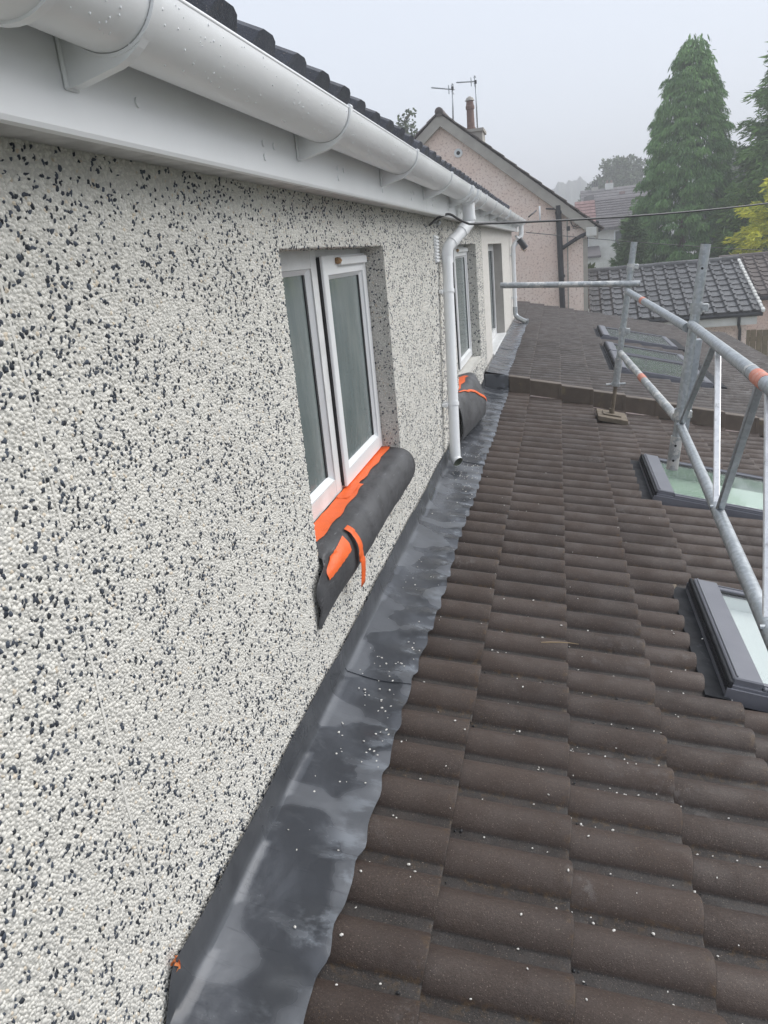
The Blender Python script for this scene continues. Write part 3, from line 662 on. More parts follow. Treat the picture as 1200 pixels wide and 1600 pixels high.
YU1 = 17.3
SK_D1 = (.55, 1.78, 9.2, 10.72); SK_D2 = (.55, 1.78, 10.78, 11.75); SK_C = (.56, 1.85, 12.6, 14.1)
roof2 = thing('extension_roof', (1.3, 12, zroof(3.4, UP) - .15), 'grey-brown tiled extension roof beyond the brown verge with three skylights', 'roof', 'extension roofs')
yu0 = YV + .06
ya = [yu0 + TWD * i for i in range(60)]
def snap(v): return yu0 + PW * round((v - yu0) / PW)
holesU = [(a, b, snap(c), snap(d)) for a, b, c, d in (SK_D1, SK_D2, SK_C)]
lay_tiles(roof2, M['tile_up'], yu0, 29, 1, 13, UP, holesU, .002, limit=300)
gs = []
for k in (-1, 0):                               # tiles that wrap behind the end of the house wall
    for c in range(11):
        y = 13.75 + c * TWD
        if y > YU1 - .2: break
        xt = (k - 2) * GAU
        g = tile_geo(0, TWD, -TL, 0); gs.append(xf(g, lambda a, b, cc: (xt + a * CT + cc * ST, y + b, zroof(xt, UP) - a * ST + cc * CT)))
O('tiles', cat(*gs), M['tile_up'], roof2, True, 50, kind='stuff')
O('roof_deck', xf(box(W, 3.38, YV + .03, YU1, -.10, -.06), lambda x, y, z: (x, y, zroof(x, UP) + z)), M['gasket'], roof2)
O('eaves_board', box(3.33, 3.36, YV + .03, YU1, zroof(3.33, UP) - .22, zroof(3.33, UP) - .07), M['upvc_old'], roof2)
O('extension_wall', cat(box(3.05, 3.28, YV, YU1 - .1, GROUND, zroof(3.05, UP) - .14), box(-1.2, 3.05, YU1 - .4, YU1 - .1, GROUND, zroof(3.05, UP) - .14)), M['cream_render'], None, label='low cream wall carrying the far extension roof', cat_='wall')
# dry verge caps, one per course, stepping down the slope
for k in range(1, 14):
    xa, xb = (k - 3) * GAU, (k - 2) * GAU
    if k == 1: xa = -.50
    def vf(x, y, z, xb=xb): return (x, YV + y, zroof(xb, UP) + (xb - x) * (TAN - .045) + z)
    vc = O('verge_cap', xf(cat(cbox(xa + .004, xb + .012, -.012, .012, -.125, .034, .004), box(xa + .006, xb + .010, .012, .085, .021, .034)), vf), M['verge'], roof2)
    O('cap_rib', xf(cbox(xb - .02, xb + .014, -.0165, -.008, -.122, .036, .003), vf), M['verge'], vc)
for k in range(1, 14):
    xa, xb = (k - 3) * GAU + .012, (k - 2) * GAU - .004
    if k == 1: xa = -.49
    O('mortar_fillet', xf(cat(box(xa, xb, -.05, -.013, -.04, .021)), lambda x, y, z, xb=xb: (x, YV + y + .012 * math.sin(x * 40), zroof(xb) + (xb - x) * (TAN - .04) + z + .008 * (k % 3) - .004)), M['mortar'], roof1)

# ------------------------------------------------------------------ lead flashings
def lead_sheet(y0, y1, zt, up, lift=0., seed=0, ups=True):
    ny = max(4, int((y1 - y0) / .0206)); r = random.Random(seed); ph = 1.7
    prof = []
    prof_n = 18
    def f(u, v):
        y = y0 + (y1 - y0) * u
        wav = .5 - .5 * math.cos(2 * math.pi * ((y - YT0 - .01) % PW) / PW)
        xw = W + .012
        zf = zroof(xw + .012, up) + .034
        if v < .32:                                   # upstand, cut away at its near end
            t = v / .32; h = min(1., max(0., (y - .90) / .075)); h = h * h * (3 - 2 * h); z = zf + (zt - zf) * (1 - t) * h
            x = xw + .003 * math.sin(y * 5 + ph) * (1 - t) + .006 * t ** 3 + .0015 * math.sin(y * 17 + ph)
            z += .003 * math.sin(y * 7 + ph) * (1 - t) * h
        else:
            t = (v - .32) / .68; xe = -.500 + .0025 * math.sin(y * 2 * math.pi / PW + ph) + .005 * math.sin(y * 4.3 + ph) + .002 * math.sin(y * 61); x = xw + .008 + (xe - xw - .008) * t
            z = zroof(x, up) + .034 - .010 * math.sin(math.pi * min(1, t * 1.15)) * (.5 + .35 * math.sin(y * 6 + ph)) + (wav * .014 - .004) * t ** 3 + .0012 * math.sin(y * 21 + x * 30 + ph)
        return (x, y, z + lift)
    return shell(grid(f, ny, prof_n), (-.0005, 0, -.0028))
fl = thing('lead_flashing', (-.62, 4, zroof(-.62)), 'wet grey lead flashing strip between dashed wall and near tiles', 'flashing', 'lead flashings')
cuts = [.25, 2.25, 3.6, 5.0, 6.4, 7.66]
for i, (a, b) in enumerate(zip(cuts[:-1], cuts[1:])):
    O('lead_sheet', lead_sheet(a - (0 if i == 0 else .06), b, -1.227, 0, .0036 * (i % 2), i), M['lead'], fl, True, 38)
fl2 = thing('lead_flashing', (-.62, 10, zroof(-.62, UP)), 'grey lead flashing with boxed end on the roof beyond the verge', 'flashing', 'lead flashings')
for i, (a, b) in enumerate(((YV - .005, 9.6), (9.54, 11.6), (11.54, 13.6))):
    O('lead_sheet', lead_sheet(a, b, -1.19, UP, .0042 * (i % 2), 20 + i), M['lead'], fl2, True, 38)
O('boxed_end', xf(cbox(W + .006, -.502, YV - .02, YV - .004, -.135, .022, .004), lambda x, y, z: (x, y, zroof(x, UP) * .5 + zroof(-.6, UP) * .5 + z)), M['lead'], fl2)
O('tape_scrap', xf(grid(lambda u, v: (W + .013 + .005 * math.sin(v * 7 + u * 3), .972 + .017 * u * (1.1 - .5 * v) + .006 * math.sin(v * 6), -1.247 + .032 * v + .008 * u + .004 * math.sin(u * 9)), 6, 7), lambda x, y, z: (x, y, z)), M['scrap'], None, label='torn orange-red tape scrap at the near end of the flashing upstand', cat_='tape')

# ------------------------------------------------------------------ loose chips fallen on flashing and tiles
def loose(n, fn, name, label):
    gs = []
    for _ in range(n):
        x, y, z = fn(); r = random.choice((.002, .0025, .003, .0036, .0045, .0028)); a = random.uniform(0, 3); ca, sa = math.cos(a), math.sin(a); sq = random.uniform(.55, 1)
        gs.append(xf(ball(r, 1), lambda p, q, t: (x + p * ca * 1.15 - q * sa * sq, y + p * sa * 1.15 + q * ca * sq, z + t * .6 + r * .35)))
    O(name, cat(*gs), M['drop'], None, label=label, cat_='chips', kind='stuff')
def on_tile():
    cx = [(.0, 1.9), (.1, 2.6), (-.25, 2.2), (-.33, 3.0), (-.2, 4.2), (.25, 1.6), (.3, 2.3), (-.4, 1.5)]
    if random.random() < .55: c = random.choice(cx); x, y = random.gauss(c[0], .16), random.gauss(c[1], .35)
    else: x, y = random.uniform(-.48, .75), 1.1 + 4.6 * random.random() ** 1.3
    x = max(x, -.485)
    if random.random() < .6: y = YT0 + PW * math.floor((y - YT0) / PW) + random.uniform(.0, .035)     # roll into the pans
    k = math.ceil(x / GAU + 1e-6); s = x - k * GAU
    return x, y, zroof(k * GAU) - s * TAN * 0 + (-s) * ST / CT + roll_profile(y - YT0) + s * .09 + .001
loose(260, on_tile, 'loose_chips', 'scattered loose white render chips lying on brown tiles')
def on_lead():
    y = 1.1 + 4.6 * random.random() ** .8; x = random.uniform(W + .06, -.51)
    if random.random() < .35: y = random.gauss(4.75, .22)
    elif random.random() < .35: y = random.gauss(1.9, .35)
    if random.random() < .15: y = random.gauss(2.2, .3)
    t = (x - W - .024) / .22; return x, y, zroof(x) + .036 - .006 * math.sin(math.pi * min(1, t * 1.15)) + .004 * t ** 3
loose(240, on_lead, 'loose_chips', 'scattered loose white render chips lying on the wet lead strip')

gs = []
for _ in range(90):                                # crumbs of moss and mortar caught at the laps
    k = random.randint(1, 3); x = (k - 2) * GAU + random.uniform(.004, .03) if random.random() < .6 else random.uniform(-.45, .6); y = YT0 + PW * random.randint(-2, 14) + random.uniform(0, .034)
    kk = math.ceil(x / GAU + 1e-6); q = x - kk * GAU; z = zroof(kk * GAU) - q * TAN + q * .09; r = random.uniform(.002, .006)
    gs.append(xf(ball(r, 1), lambda a, b, c: (x + a * random.uniform(.6, 1.4), y + b * random.uniform(.6, 1.3), z + .4 * r + c * .7)))
O('moss_crumbs', cat(*gs), M['gasket'], None, label='dark crumbs of moss and mortar lying in the tile pans', cat_='debris', kind='stuff')
tx, ty = .02 - .11, 2.66
O('twig', tube([(tx + .14 * t, ty + .02 * math.sin(t * 2) + .012 * t, zroof(0) + .052 + TAN * (.09 - .14 * t) * 1.0 + .012 * t) for t in (0, .25, .5, .75, 1)], [.0014, .0022, .002, .0016, .0008], 6), M['twig'], None, label='thin dry twig lying across a brown tile', cat_='twig')

# ------------------------------------------------------------------ skylights
def skylight(sk, up, label, inner, wet, depth=.24):
    x0, x1, y0, y1 = sk; L = (x1 - x0) / CT
    P0 = np.array([x0, 0, zroof(x0, up) + .012])
    A = np.array([CT, 0, -ST]); Nn = np.array([ST, 0, CT])
    def T(a, b, c): return tuple(P0 + a * A + np.array([0, b, 0]) + c * Nn)
    t = thing('skylight', (x0 + .6, (y0 + y1) / 2, zroof(x0 + .6, up)), label, 'skylight', 'roof skylights')
    m = .022                                              # flashing margin
    a0, a1, b0, b1 = .07, L - .10, y0 + m, y1 - m
    # flashing: up-slope gutter, side gutters, apron
    O('flashing', xf(box(0, a0 + .02, y0, y1, -.03, -.006), T), M['black_flash'], t); O('apron', xf(box(a1 + .012, L + .06, y0 + .01, y1 - .01, -.012, .034), T), M['black_flash'], t)
    O('kerb', xf(cat(box(a0 + .002, a0 + .03, b0, b1, -.03, .042), box(a0 + .03, a1, b0, b0 + .03, -.03, .042), box(a0 + .03, a1, b1 - .03, b1, -.03, .042), box(a1 - .03, a1 + .0, b0 + .03, b1 - .03, -.03, .036)), T), M['anthracite'], t)
    # top casing: raised hood with a ridge strip
    hood = O('top_casing', xf(cat(cbox(a0 + .018, a0 + .125, b0 + .012, b1 - .012, .034, .070, .005)), T), M['anthracite'], t)
    O('casing_strip', xf(cat(cbox(a0 + .002, a0 + .017, b0 - .004, b1 + .004, .01, .060, .003)), T), M['black_flash'], hood)
    O('drip_ridge', xf(cbox(a0 + .028, a0 + .036, b0 + .02, b1 - .02, .0705, .076, .002), T), M['anthracite'], hood)
    fw = .05
    for q0, q1, s in ((b0 + .004, b0 + fw, 1), (b1 - fw, b1 - .004, -1)):
        sc = O('side_casing', xf(cbox(a0 + .126, a1 - .002, q0, q1, .030, .056, .004), T), M['anthracite'], t)
        qq = q0 + .014 if s > 0 else q1 - .02
        O('casing_ridge', xf(box(a0 + .128, a1 - .004, qq, qq + .006, .0562, .060), T), M['anthracite'], sc)
        e = (b0 + fw, b0 + fw + .01) if s > 0 else (b1 - fw - .01, b1 - fw)
        O('pane_seal', xf(box(a0 + .126, a1 - .07, e[0], e[1], .031, .048), T), M['gasket'], sc)
    O('bottom_casing', xf(cbox(a1 - .068, a1 + .008, b0 + .004, b1 - .004, .026, .052, .004), T), M['anthracite'], t)
    for q in (b0 - .010, b1 + .001): O('side_flashing', xf(box(a0, a1 + .01, q, q + .009, -.03, .032), T), M['anthracite'], t)
    O('pane', xf(box(a0 + .12, a1 - .066, b0 + fw + .002, b1 - fw - .002, .037, .044), T), M['glass_wet'] if wet else M['glass'], t)
    li = O('lining', xf(cat(box(a0 + .10, a1 - .05, b0 + .045, b1 - .045, -depth - .01, -depth), box(a0 + .10, a0 + .119, b0 + .045, b1 - .045, -depth, .033), box(a1 - .064, a1 - .05, b0 + .045, b1 - .045, -depth, .025),
                       box(a0 + .119, a1 - .064, b0 + .045, b0 + .06, -depth, .029), box(a0 + .119, a1 - .064, b1 - .06, b1 - .045, -depth, .029)), T), inner, t)
    return t, T
skA, TA = skylight((SK_A[0], SK_A[1], SK_A[2] + .01, SK_A[3] - .01), 0, 'grey framed skylight with pale pane nearest the camera', M['blind'], False, .03)
skB, TB = skylight((SK_B[0], SK_B[1], SK_B[2] + .01, SK_B[3] - .01), 0, 'grey framed skylight with wet greenish pane under the scaffold leg', M['shaft'], True, .06)
O('blind', xf(grid(lambda u, v: (.62 + .6 * u, SK_B[2] + .16 + (SK_B[3] - SK_B[2] - .32) * v, -.035), 2, 2), TB), M['blind'], skB)
for hl, lab in zip(holesU, ('wide wet skylight nearest the verge on the far roof', 'skylight in the middle of three on the far roof', 'narrow-looking skylight farthest away on the far roof')):
    skylight((hl[0], hl[1], hl[2] + .01, hl[3] - .01), UP, lab, M['shaft'], True, .1)
# broken gap in the tiles beside the near skylight
gx, gy = SK_A[0] - .005, SK_A[3] - .04
O('timber_offcut', xf(cbox(-.03, .03, -.035, .02, 0, .02, .004), lambda x, y, z: (gx + x + y * .4, gy + y + .02, zroof(gx) - .012 + z)), M['wood'], None, label='small timber offcut in the gap at the near skylight corner', cat_='offcut')

# ------------------------------------------------------------------ rolled membrane on the window sills, orange tape
def ray(u, v): return RM @ np.array([u - 600., v - 800., FPX])
def atY(u, v, Y): r = ray(u, v); return r * Y / r[1]
def cover(prof_fn, y0, y1, nu=40, nv=26): return shell(grid(lambda u, v: prof_fn(u, v, y0 + (y1 - y0) * u), nu, nv), (-.0012, 0, -.0012))
def smooth_poly(pts, v):
    """Catmull-Rom through 2d points, v in 0..1"""
    n = len(pts) - 1; t = min(v * n, n - 1e-6); i = int(t); t -= i
    p = [np.array(pts[max(0, min(n, i + k))], float) for k in (-1, 0, 1, 2)]
    return .5 * (2 * p[1] + (p[2] - p[0]) * t + (2 * p[0] - 5 * p[1] + 4 * p[2] - p[3]) * t * t + (3 * p[1] - p[0] - 3 * p[2] + p[3]) * t ** 3)
c1p = [(-.845, -.855), (-.80, -.858), (-.755, -.862), (-.715, -.880), (-.690, -.925), (-.690, -.985), (-.712, -1.030), (-.735, -1.045)]
def prof1(u, v, y):
    x, z = smooth_poly(c1p, v); k = max(0, 1 - u / .16)
    if v > .35: x += (W + .011 - x) * min(1, k * 1.15) ** 1.4 * .85; z -= .022 * k * max(0, v - .5) * 2
    e = .0035 * math.sin(y * 9 + v * 4) + .002 * math.sin(y * 31 + v * 11) + k * .006 * math.sin(v * 24 + y * 40)
    x = max(x + e, W + .008) if v > .45 else x
    tt = min(1., max(0., (v - .40) / .16)); return (x, y - .10 * k * tt * tt * (3 - 2 * tt) + (.02 * math.sin(v * 3)) * (u > .9), z + e * .6)
cv = thing('membrane_cover', (-.72, 2.75, -1.1), 'rolled black membrane taped along the sill of the nearer window', 'membrane', 'membrane window covers')
O('sheet', cover(prof1, 2.113, 3.462), M['membrane'], cv, True)
def tape_on(prof, u0, u1, v0, v1, off=.0025, ragged=.0, y0=0, y1=1, slant=0., nu=18, nv=8, seed=0):
    r = random.Random(seed)
    def f(a, b):
        u = u0 + (u1 - u0) * a; v = v0 + (v1 - v0) * b + ragged * math.sin(a * 23 + seed) * (b > .8) + slant * a; u = u + (0)
        p = np.array(prof(u, v, y0 + (y1 - y0) * u)); q = np.array(prof(u, min(v + .02, 1), y0 + (y1 - y0) * u)); d = q - p; nrm = np.array([-d[2], 0, d[0]]); nrm /= np.linalg.norm(nrm) + 1e-9
        if nrm[2] < -.3 or nrm[0] < -.3: nrm = -nrm
        return tuple(p + nrm * (off + .0012 * math.sin(a * 40 + b * 9)))
    return grid(f, nu, nv)
Y1c = dict(y0=2.113, y1=3.462)
O('orange_tape', tape_on(prof1, .0, .56, .0, .21, ragged=.012, seed=2, **Y1c), M['orange'], cv, True)
O('orange_tape', tape_on(prof1, .42, 1.0, -.0, .155, off=.004, ragged=.015, seed=5, **Y1c), M['orange'], cv, True)
O('orange_tape', tape_on(prof1, .045, .15, .44, .60, off=.003, slant=-.05, **Y1c), M['orange'], cv, True)
def tail(a, b):
    t = a; base = np.array(prof1(.17 + .035 * b, .36 + .42 * min(t, .8), 2.135 + 1.327 * (.17 + .035 * b))); 
    if t > .8: base += np.array([.006, 0, -.09 * (t - .8) / .2])
    return (base[0] + .005 + .012 * math.sin(min(1, t) * math.pi), base[1] - .03 * t + .012 * math.sin(t * 9) * (t > .6), base[2] + .006 * (1 - t))
O('tape_tail', shell(grid(tail, 26, 3), (-.0006, 0, 0)), M['orange'], cv, True)
def prof2(u, v, y):
    nearp = [(-.845, -.985), (-.80, -.99), (-.755, -1.0), (-.71, -1.03), (-.685, -1.10), (-.675, -1.19), (-.69, -1.27), (-.72, -1.30)]
    farp = [(-.845, -.985), (-.79, -.975), (-.735, -.97), (-.67, -1.0), (-.61, -1.10), (-.575, -1.21), (-.59, -1.295), (-.66, -1.32)]
    x0, z0 = smooth_poly(nearp, v); x1, z1 = smooth_poly(farp, v); k = u ** .8
    x = x0 + (x1 - x0) * k; z = z0 + (z1 - z0) * k
    if u > .8: q = (u - .8) / .2; x -= (x - W - .02) * .30 * q * q * (v > .3)
    e = .004 * math.sin(y * 8 + v * 5) + .002 * math.sin(v * 17 + y * 20)
    return (x + e, y + .05 * math.sin(v * 3.1) * (u > .5), z + e)
cv2 = thing('membrane_cover', (-.7, 6, -1.35), 'bulging black membrane pouch with orange strap below the farther window', 'membrane', 'membrane window covers')
O('sheet', cover(prof2, 5.3, 6.35), M['membrane'], cv2, True)
Y2c = dict(y0=5.3, y1=6.35)
O('orange_tape', tape_on(prof2, .02, .85, .05, .30, ragged=.02, seed=3, off=.004, **Y2c), M['orange'], cv2, True)
def strap(a, b): 
    u = .30 + .55 * a; v = .30 + .36 * a + .035 * b; p = prof2(u, v, 5.3 + 1.05 * u); return (p[0] + .005, p[1], p[2] + .004)
O('orange_strap', shell(grid(strap, 24, 3), (-.001, 0, -.001)), M['orange'], cv2, True)

# ------------------------------------------------------------------ scaffold
def lerp(a, b, t): return np.array(a) * (1 - t) + np.array(b) * t
sc = thing('scaffold_tower', (.45, 7.2, -1.62), 'galvanised scaffold frame with lattice beam standing on the tiled roofs', 'scaffold')
p1b, p1t = atY(956, 648, 7.2), atY(991, 378, 7.2); p2b, p2t = atY(1050, 733, 4.6), atY(1103, 381, 4.6)
RT = .0265
def pole(a, b, r, name, mat, holes=()):
    p = O(name, tube([a, b], r, 18), mat, sc, True, 40)
    return p
zf = zroof(p1b[0])
d1 = (p1t - p1b) / np.linalg.norm(p1t - p1b)
st1 = pole(p1b + d1 * .30, p1t, RT, 'standard', M['galv'])
O('pole_sleeve', tube([p1b + d1 * .29, p1b + d1 * .52], RT + .006, 18), M['galv_paint'], st1, True, 40)
O('jack_screw', tube([p1b + d1 * .015, p1b + d1 * .31], .017, 12), M['wood'], st1, True, 40)
O('jack_nut', cat(tube([p1b + d1 * .265, p1b + d1 * .295], .042, 8), tube([p1b + d1 * .28 - np.array([.085, 0, 0]), p1b + d1 * .28 + np.array([.085, 0, 0])], .012, 8)), M['galv_paint'], st1, True, 40)
fbx, fby = p1b[0], 7.2
O('base_plate', xf(cat(cbox(-.08, .08, -.08, .08, 0, .008, .002), tube([(0, 0, .008), (0, 0, .05)], .024, 12)), lambda x, y, z: (fbx + x, fby + y, zroof(fbx + x) + .078 + z)), M['wood'], st1)
bdp = thing('sole_board', (fbx, fby, zroof(fbx)), 'short timber sole board under the scaffold foot on the tiles', 'board')
O('board', xf(cbox(-.13, .13, -.17, .17, .030, .074, .004), lambda x, y, z: (fbx + x, fby + y, zroof(fbx + x) + z)), M['wood'], bdp)
st2 = pole(p2b, p2t, RT, 'standard', M['galv'])
d2 = (p2t - p2b) / np.linalg.norm(p2t - p2b)
O('pole_sleeve', tube([p2b, p2b + d2 * .20], RT + .007, 18), M['galv_paint'], st2, True, 40)
view = -p2b / np.linalg.norm(p2b)
hg = []
for s in (.06, .15, 1.13):
    c = p2b + d2 * s; n_ = view - d2 * (view @ d2); n_ /= np.linalg.norm(n_); hg.append(tube([c + n_ * .015, c + n_ * (RT + (.0075 if s < .5 else .0012))], .007, 10))
for g in hg: O('pin_hole', g, M['void'], st2)
O('pole_end_cap', tube([p2t + d2 * .0002, p2t + d2 * .0012], RT - .005, 16), M['void'], st2)
O('square_post', obox := xf(cbox(-.024, .024, -.024, .024, .16, .75, .004), lambda x, y, z: tuple(p2b + d2 * z + np.array([x + .035, y + .02, 0]))), M['alu_dark'], st2)
# tie tube to the wall
ta, tb = atY(782, 446, 7.15), atY(1000, 443, 7.15)
O('tie_tube', tube([ta, tb], RT - .001, 16), M['galv_paint'], sc, True, 40)
# rails between the two standards
r1a, r1b = atY(980, 455, 7.12), atY(1074, 512, 4.62); r2a, r2b = atY(970, 552, 7.12), atY(1056, 652, 4.62)
O('rail', tube([r1a, r1b], RT, 16), M['galv'], sc, True, 40); O('rail', tube([r2a, r2b], RT, 16), M['galv_paint'], sc, True, 40)
def band(a, b, t0, t1, r, mat, name='tape_band'): O(name, tube([lerp(a, b, t0), lerp(a, b, t1)], r, 16), mat, sc, True, 40)
band(r2a, r2b, .47, .535, RT + .0015, M['red_tape']); band(r1a, r1b, .34, .385, RT + .0012, M['red_tape'])
for pp, dd, r in ((p1b + d1 * 1.29, d1, .044), (p1b + d1 * .75, d1, .036), (p2b + d2 * .92, d2, .042), (p2b + d2 * .33, d2, .042)):
    O('coupler', cat(tube([pp - dd * .03, pp + dd * .03], RT + .008, 14), xf(cbox(-.03, .03, -.02, .02, -.022, .022, .004), lambda x, y, z: tuple(pp + np.array([x + .032, y, z]))), tube([pp + np.array([.03, -.03, 0]), pp + np.array([.03, .035, 0])], .008, 8)), M['galv_paint'], sc, True, 40)
# lattice beam running towards the viewer
bd_ = ray(950, 405); bd_ /= np.linalg.norm(bd_)
ct0, cb0 = atY(1080, 507, 4.6), atY(1062, 662, 4.6)
def ctp(s): return ct0 - bd_ * s
def cbp(s): return cb0 - bd_ * s
O('chord', tube([ctp(0), ctp(4.4)], .0235, 18), M['galv'], sc, True, 40); O('chord', tube([cbp(0), cbp(4.4)], .0235, 18), M['galv'], sc, True, 40)
O('tape_band', tube([ctp(2.05), ctp(2.2)], .0248, 18), M['red_tape'], sc, True, 40)
O('tape_band', tube([ctp(1.93), ctp(1.97)], .0245, 18), M['galv_paint'], sc, True, 40)
def bar(a, b, w_, d__, mat, name):
    a, b = np.array(a), np.array(b); t, u, v = frame_of(b - a); L_ = np.linalg.norm(b - a)
    O(name, xf(cbox(-w_ / 2, w_ / 2, -d__ / 2, d__ / 2, 0, L_, .003), lambda x, y, z: tuple(a + u * x + v * y + t * z)), mat, sc)
bar(ctp(1.13), cbp(1.63), .024, .026, M['alu'], 'upright'); bar(ctp(2.24), cbp(2.66), .024, .026, M['alu'], 'upright'); bar(ctp(3.3), cbp(3.7), .024, .026, M['alu'], 'upright')
bar(ctp(1.03), cbp(.06), .026, .022, M['alu_dark'], 'diagonal_brace'); bar(ctp(2.12), cbp(1.70), .026, .022, M['alu_dark'], 'diagonal_brace'); bar(ctp(3.2), cbp(2.75), .026, .022, M['alu_dark'], 'diagonal_brace')
for s in (.08, 1.66, 2.7): O('bolt', tube([cbp(s) + np.array([-.026, 0, .012]), cbp(s) + np.array([.026, 0, .012])], .008, 8), M['galv'], sc)

# ------------------------------------------------------------------ cables and the flood light
def sag(a, b, s, n=24): return [lerp(a, b, i / n) - np.array([0, 0, s * 4 * (i / n) * (1 - i / n)]) for i in range(n + 1)]
def atX(u, v, X): r = ray(u, v); return r * X / r[0]
A3 = atY(1330, 298, 9)
pts = [atX(671, 352, W + .004), atX(684, 340, -.67), atX(702, 333, -.61), atX(717, 343, -.56)] + sag(atX(733, 350, -.51), A3, .05, 30)
cb = thing('overhead_cable', (W, 4.9, .1), 'thick black overhead cable looping from dashed wall out across the trees', 'cable')
O('cable', tube(bend(pts[:5], .09) + [np.array(p) for p in pts[5:]], .007, 8), M['cable'], cb, True)
hk = atX(682, 347, W + .02)
O('cable_hook', cat(tube([hk - np.array([.02, 0, 0]), hk + np.array([.012, 0, 0])], .008, 8), xf(ball(.02, 1), lambda x, y, z: (hk[0] + .012 + x, hk[1] + y, hk[2] - .005 + z * .8))), M['galv_paint'], cb)
q0 = atY(795, 347, 6.2)
O('cable_splice', tube([atY(826, 339, 6.0), atY(832, 334, 6.05), atY(838, 329, 6.1)], .005, 6), M['cable'], cb, True)
tw = thing('telephone_wire', (-.6, 12.6, .1), 'thin grey telephone wire from the far gutter end across the pink gable', 'wire')
O('wire', tube(sag(atY(822, 363, 13), atY(1330, 396, 17), .05), .006, 6), M['cable'], tw, True)
flt = thing('flood_light', atY(818, 383, 13), 'small black sensor lamp hanging from the far gutter end', 'lamp')
fa, fb_ = atY(811, 374, 13), atY(822, 388, 13)
O('lamp_head', tube([fa, fb_], .05, 12), M['black_plastic'], flt, True, 40); O('lamp_bracket', tube([atY(806, 369, 13.05), fa], .022, 8), M['upvc'], flt, True)
O('lead_wire', tube(bend([atY(812, 380, 13), atY(814, 388, 13), atY(819, 393, 13), atY(823, 389, 13)], .06), .006, 6), M['rust'], flt, True)

# ------------------------------------------------------------------ pink gable house
YG = 20.
pink = thing('house', (-2.6, YG + 4, GROUND), 'pink roughcast gable house with chimney and black soil pipe behind the roofs', 'house')
AX, AZ, SL = -2.64, 3.10, .80
rx, lx = .69, -6.0
O('wall', prism_y([(lx, GROUND), (rx, GROUND), (rx, .0), (rx, AZ - .28 - SL * (rx - AX)), (AX, AZ - .28), (lx, AZ - .28 - SL * (AX - lx))], YG, YG + 8), M['pink_wall'], pink)
O('quoin_strip', cat(box(rx - .09, rx + .012, YG - .012, YG, GROUND, -.02), box(.22, .25, YG - .014, YG, GROUND, .5)), M['stone_trim'], pink)
def slope_box(x0, x1, y0, y1, z0, z1, s):  # box following the roof slope, x measured from the ridge
    return xf(box(x0, x1, y0, y1, z0, z1), lambda x, y, z: (AX + s * x, y, AZ - SL * x + z))
for s, L_ in ((1, 3.58), (-1, 3.58)):
    O('barge_board', slope_box(0, L_, YG - .16, YG - .02, -.30, -.035, s), M['stone_trim'], pink)
rf = O('roof', cat(slope_box(0, 3.66, YG - .12, YG + 8.1, -.05, -.01, 1), slope_box(0, 3.66, YG - .12, YG + 8.1, -.05, -.01, -1)), M['tile_far'], pink)
me_v = meshdata('tile', cat(box(-.02, .36, 0, .33, 0, .03)), M['tile_far'])
for s in (1, -1):
    for i in range(13):
        for j in range(4):
            x = .02 + i * .283
            ob = I('tile', me_v, rf, (AX + s * x, YG - .2 + j * .335, AZ - SL * x + .0 + random.uniform(-.006, .006)), (0, 0, 0))
            ob.rotation_euler = (0, (math.atan(SL) - .055) if s > 0 else (math.pi - math.atan(SL) + .055), 0)
            if s < 0: ob.location.z += .03
O('ridge_tile', tube([(AX, YG - .2, AZ + .0), (AX, YG + 8, AZ + .0)], .10, 12), M['tile_far'], rf, True, 40)
O('gable_vent', cat(tube([(-2.26, YG - .03, 2.19), (-2.26, YG + .01, 2.19)], .1, 16)), M['upvc_old'], pink, True, 40)
O('vent_hole', tube([(-2.26, YG - .034, 2.19), (-2.26, YG - .02, 2.19)], .045, 12), M['void'], pink)
O('soil_pipe', tube([atY(872, 321, YG - .12), atY(880, 500, YG - .12)], .068, 14), M['black_plastic'], pink, True, 40)
O('rain_pipe', tube(bend([atY(877, 389, YG - .12), atY(905, 370, YG - .12), atY(928, 360, YG - .12), atY(931, 350, YG - .12), atY(934, 346, YG - .1)], .12), .045, 12), M['black_plastic'], pink, True, 40)
O('pipe_collar', cat(*[tube([atY(875.5 + dx, v, YG - .12), atY(876 + dx, v + 4, YG - .12)], .082, 12) for v, dx in ((384, 0), (430, 2), (330, -3))]), M['black_plastic'], pink, True, 40)
O('eaves_end', xf(cbox(-.1, .14, 0, .3, 0, .2, .01), lambda x, y, z: (.76 + x, YG - .18 + y, .03 + z)), M['white_paint'], pink)
O('roof_gutter', tube([(.95, YG - .1, .16), (.95, YG + 8, .16)], .06, 10), M['black_plastic'], pink, True, 40)
chm = O('chimney', cat(box(-2.2, -1.8, YG + 1.5, YG + 2.3, 1.9, 2.80), box(-2.24, -1.76, YG + 1.45, YG + 2.35, 2.80, 2.87)), M['stone_trim'], pink)
cpx, cpy = atY(736, 200, YG + 1.8)[:2]; zb = 2.86
O('chimney_pot', xf(tube([(0, 0, 0), (0, 0, .08), (0, 0, .09), (0, 0, .5), (0, 0, .51), (0, 0, .58), (0, 0, .59), (0, 0, .7)], [.12, .12, .1, .092, .112, .112, .1, .085], 14), lambda x, y, z: (cpx + x, cpy + y, zb + z)), M['terracotta'], chm, True, 40)
O('pot_cowl', xf(tube([(0, 0, .70), (0, 0, .76), (0, 0, .8)], [.12, .09, .03], 12), lambda x, y, z: (cpx + x, cpy + y, zb + z)), M['stone_trim'], chm, True, 40)
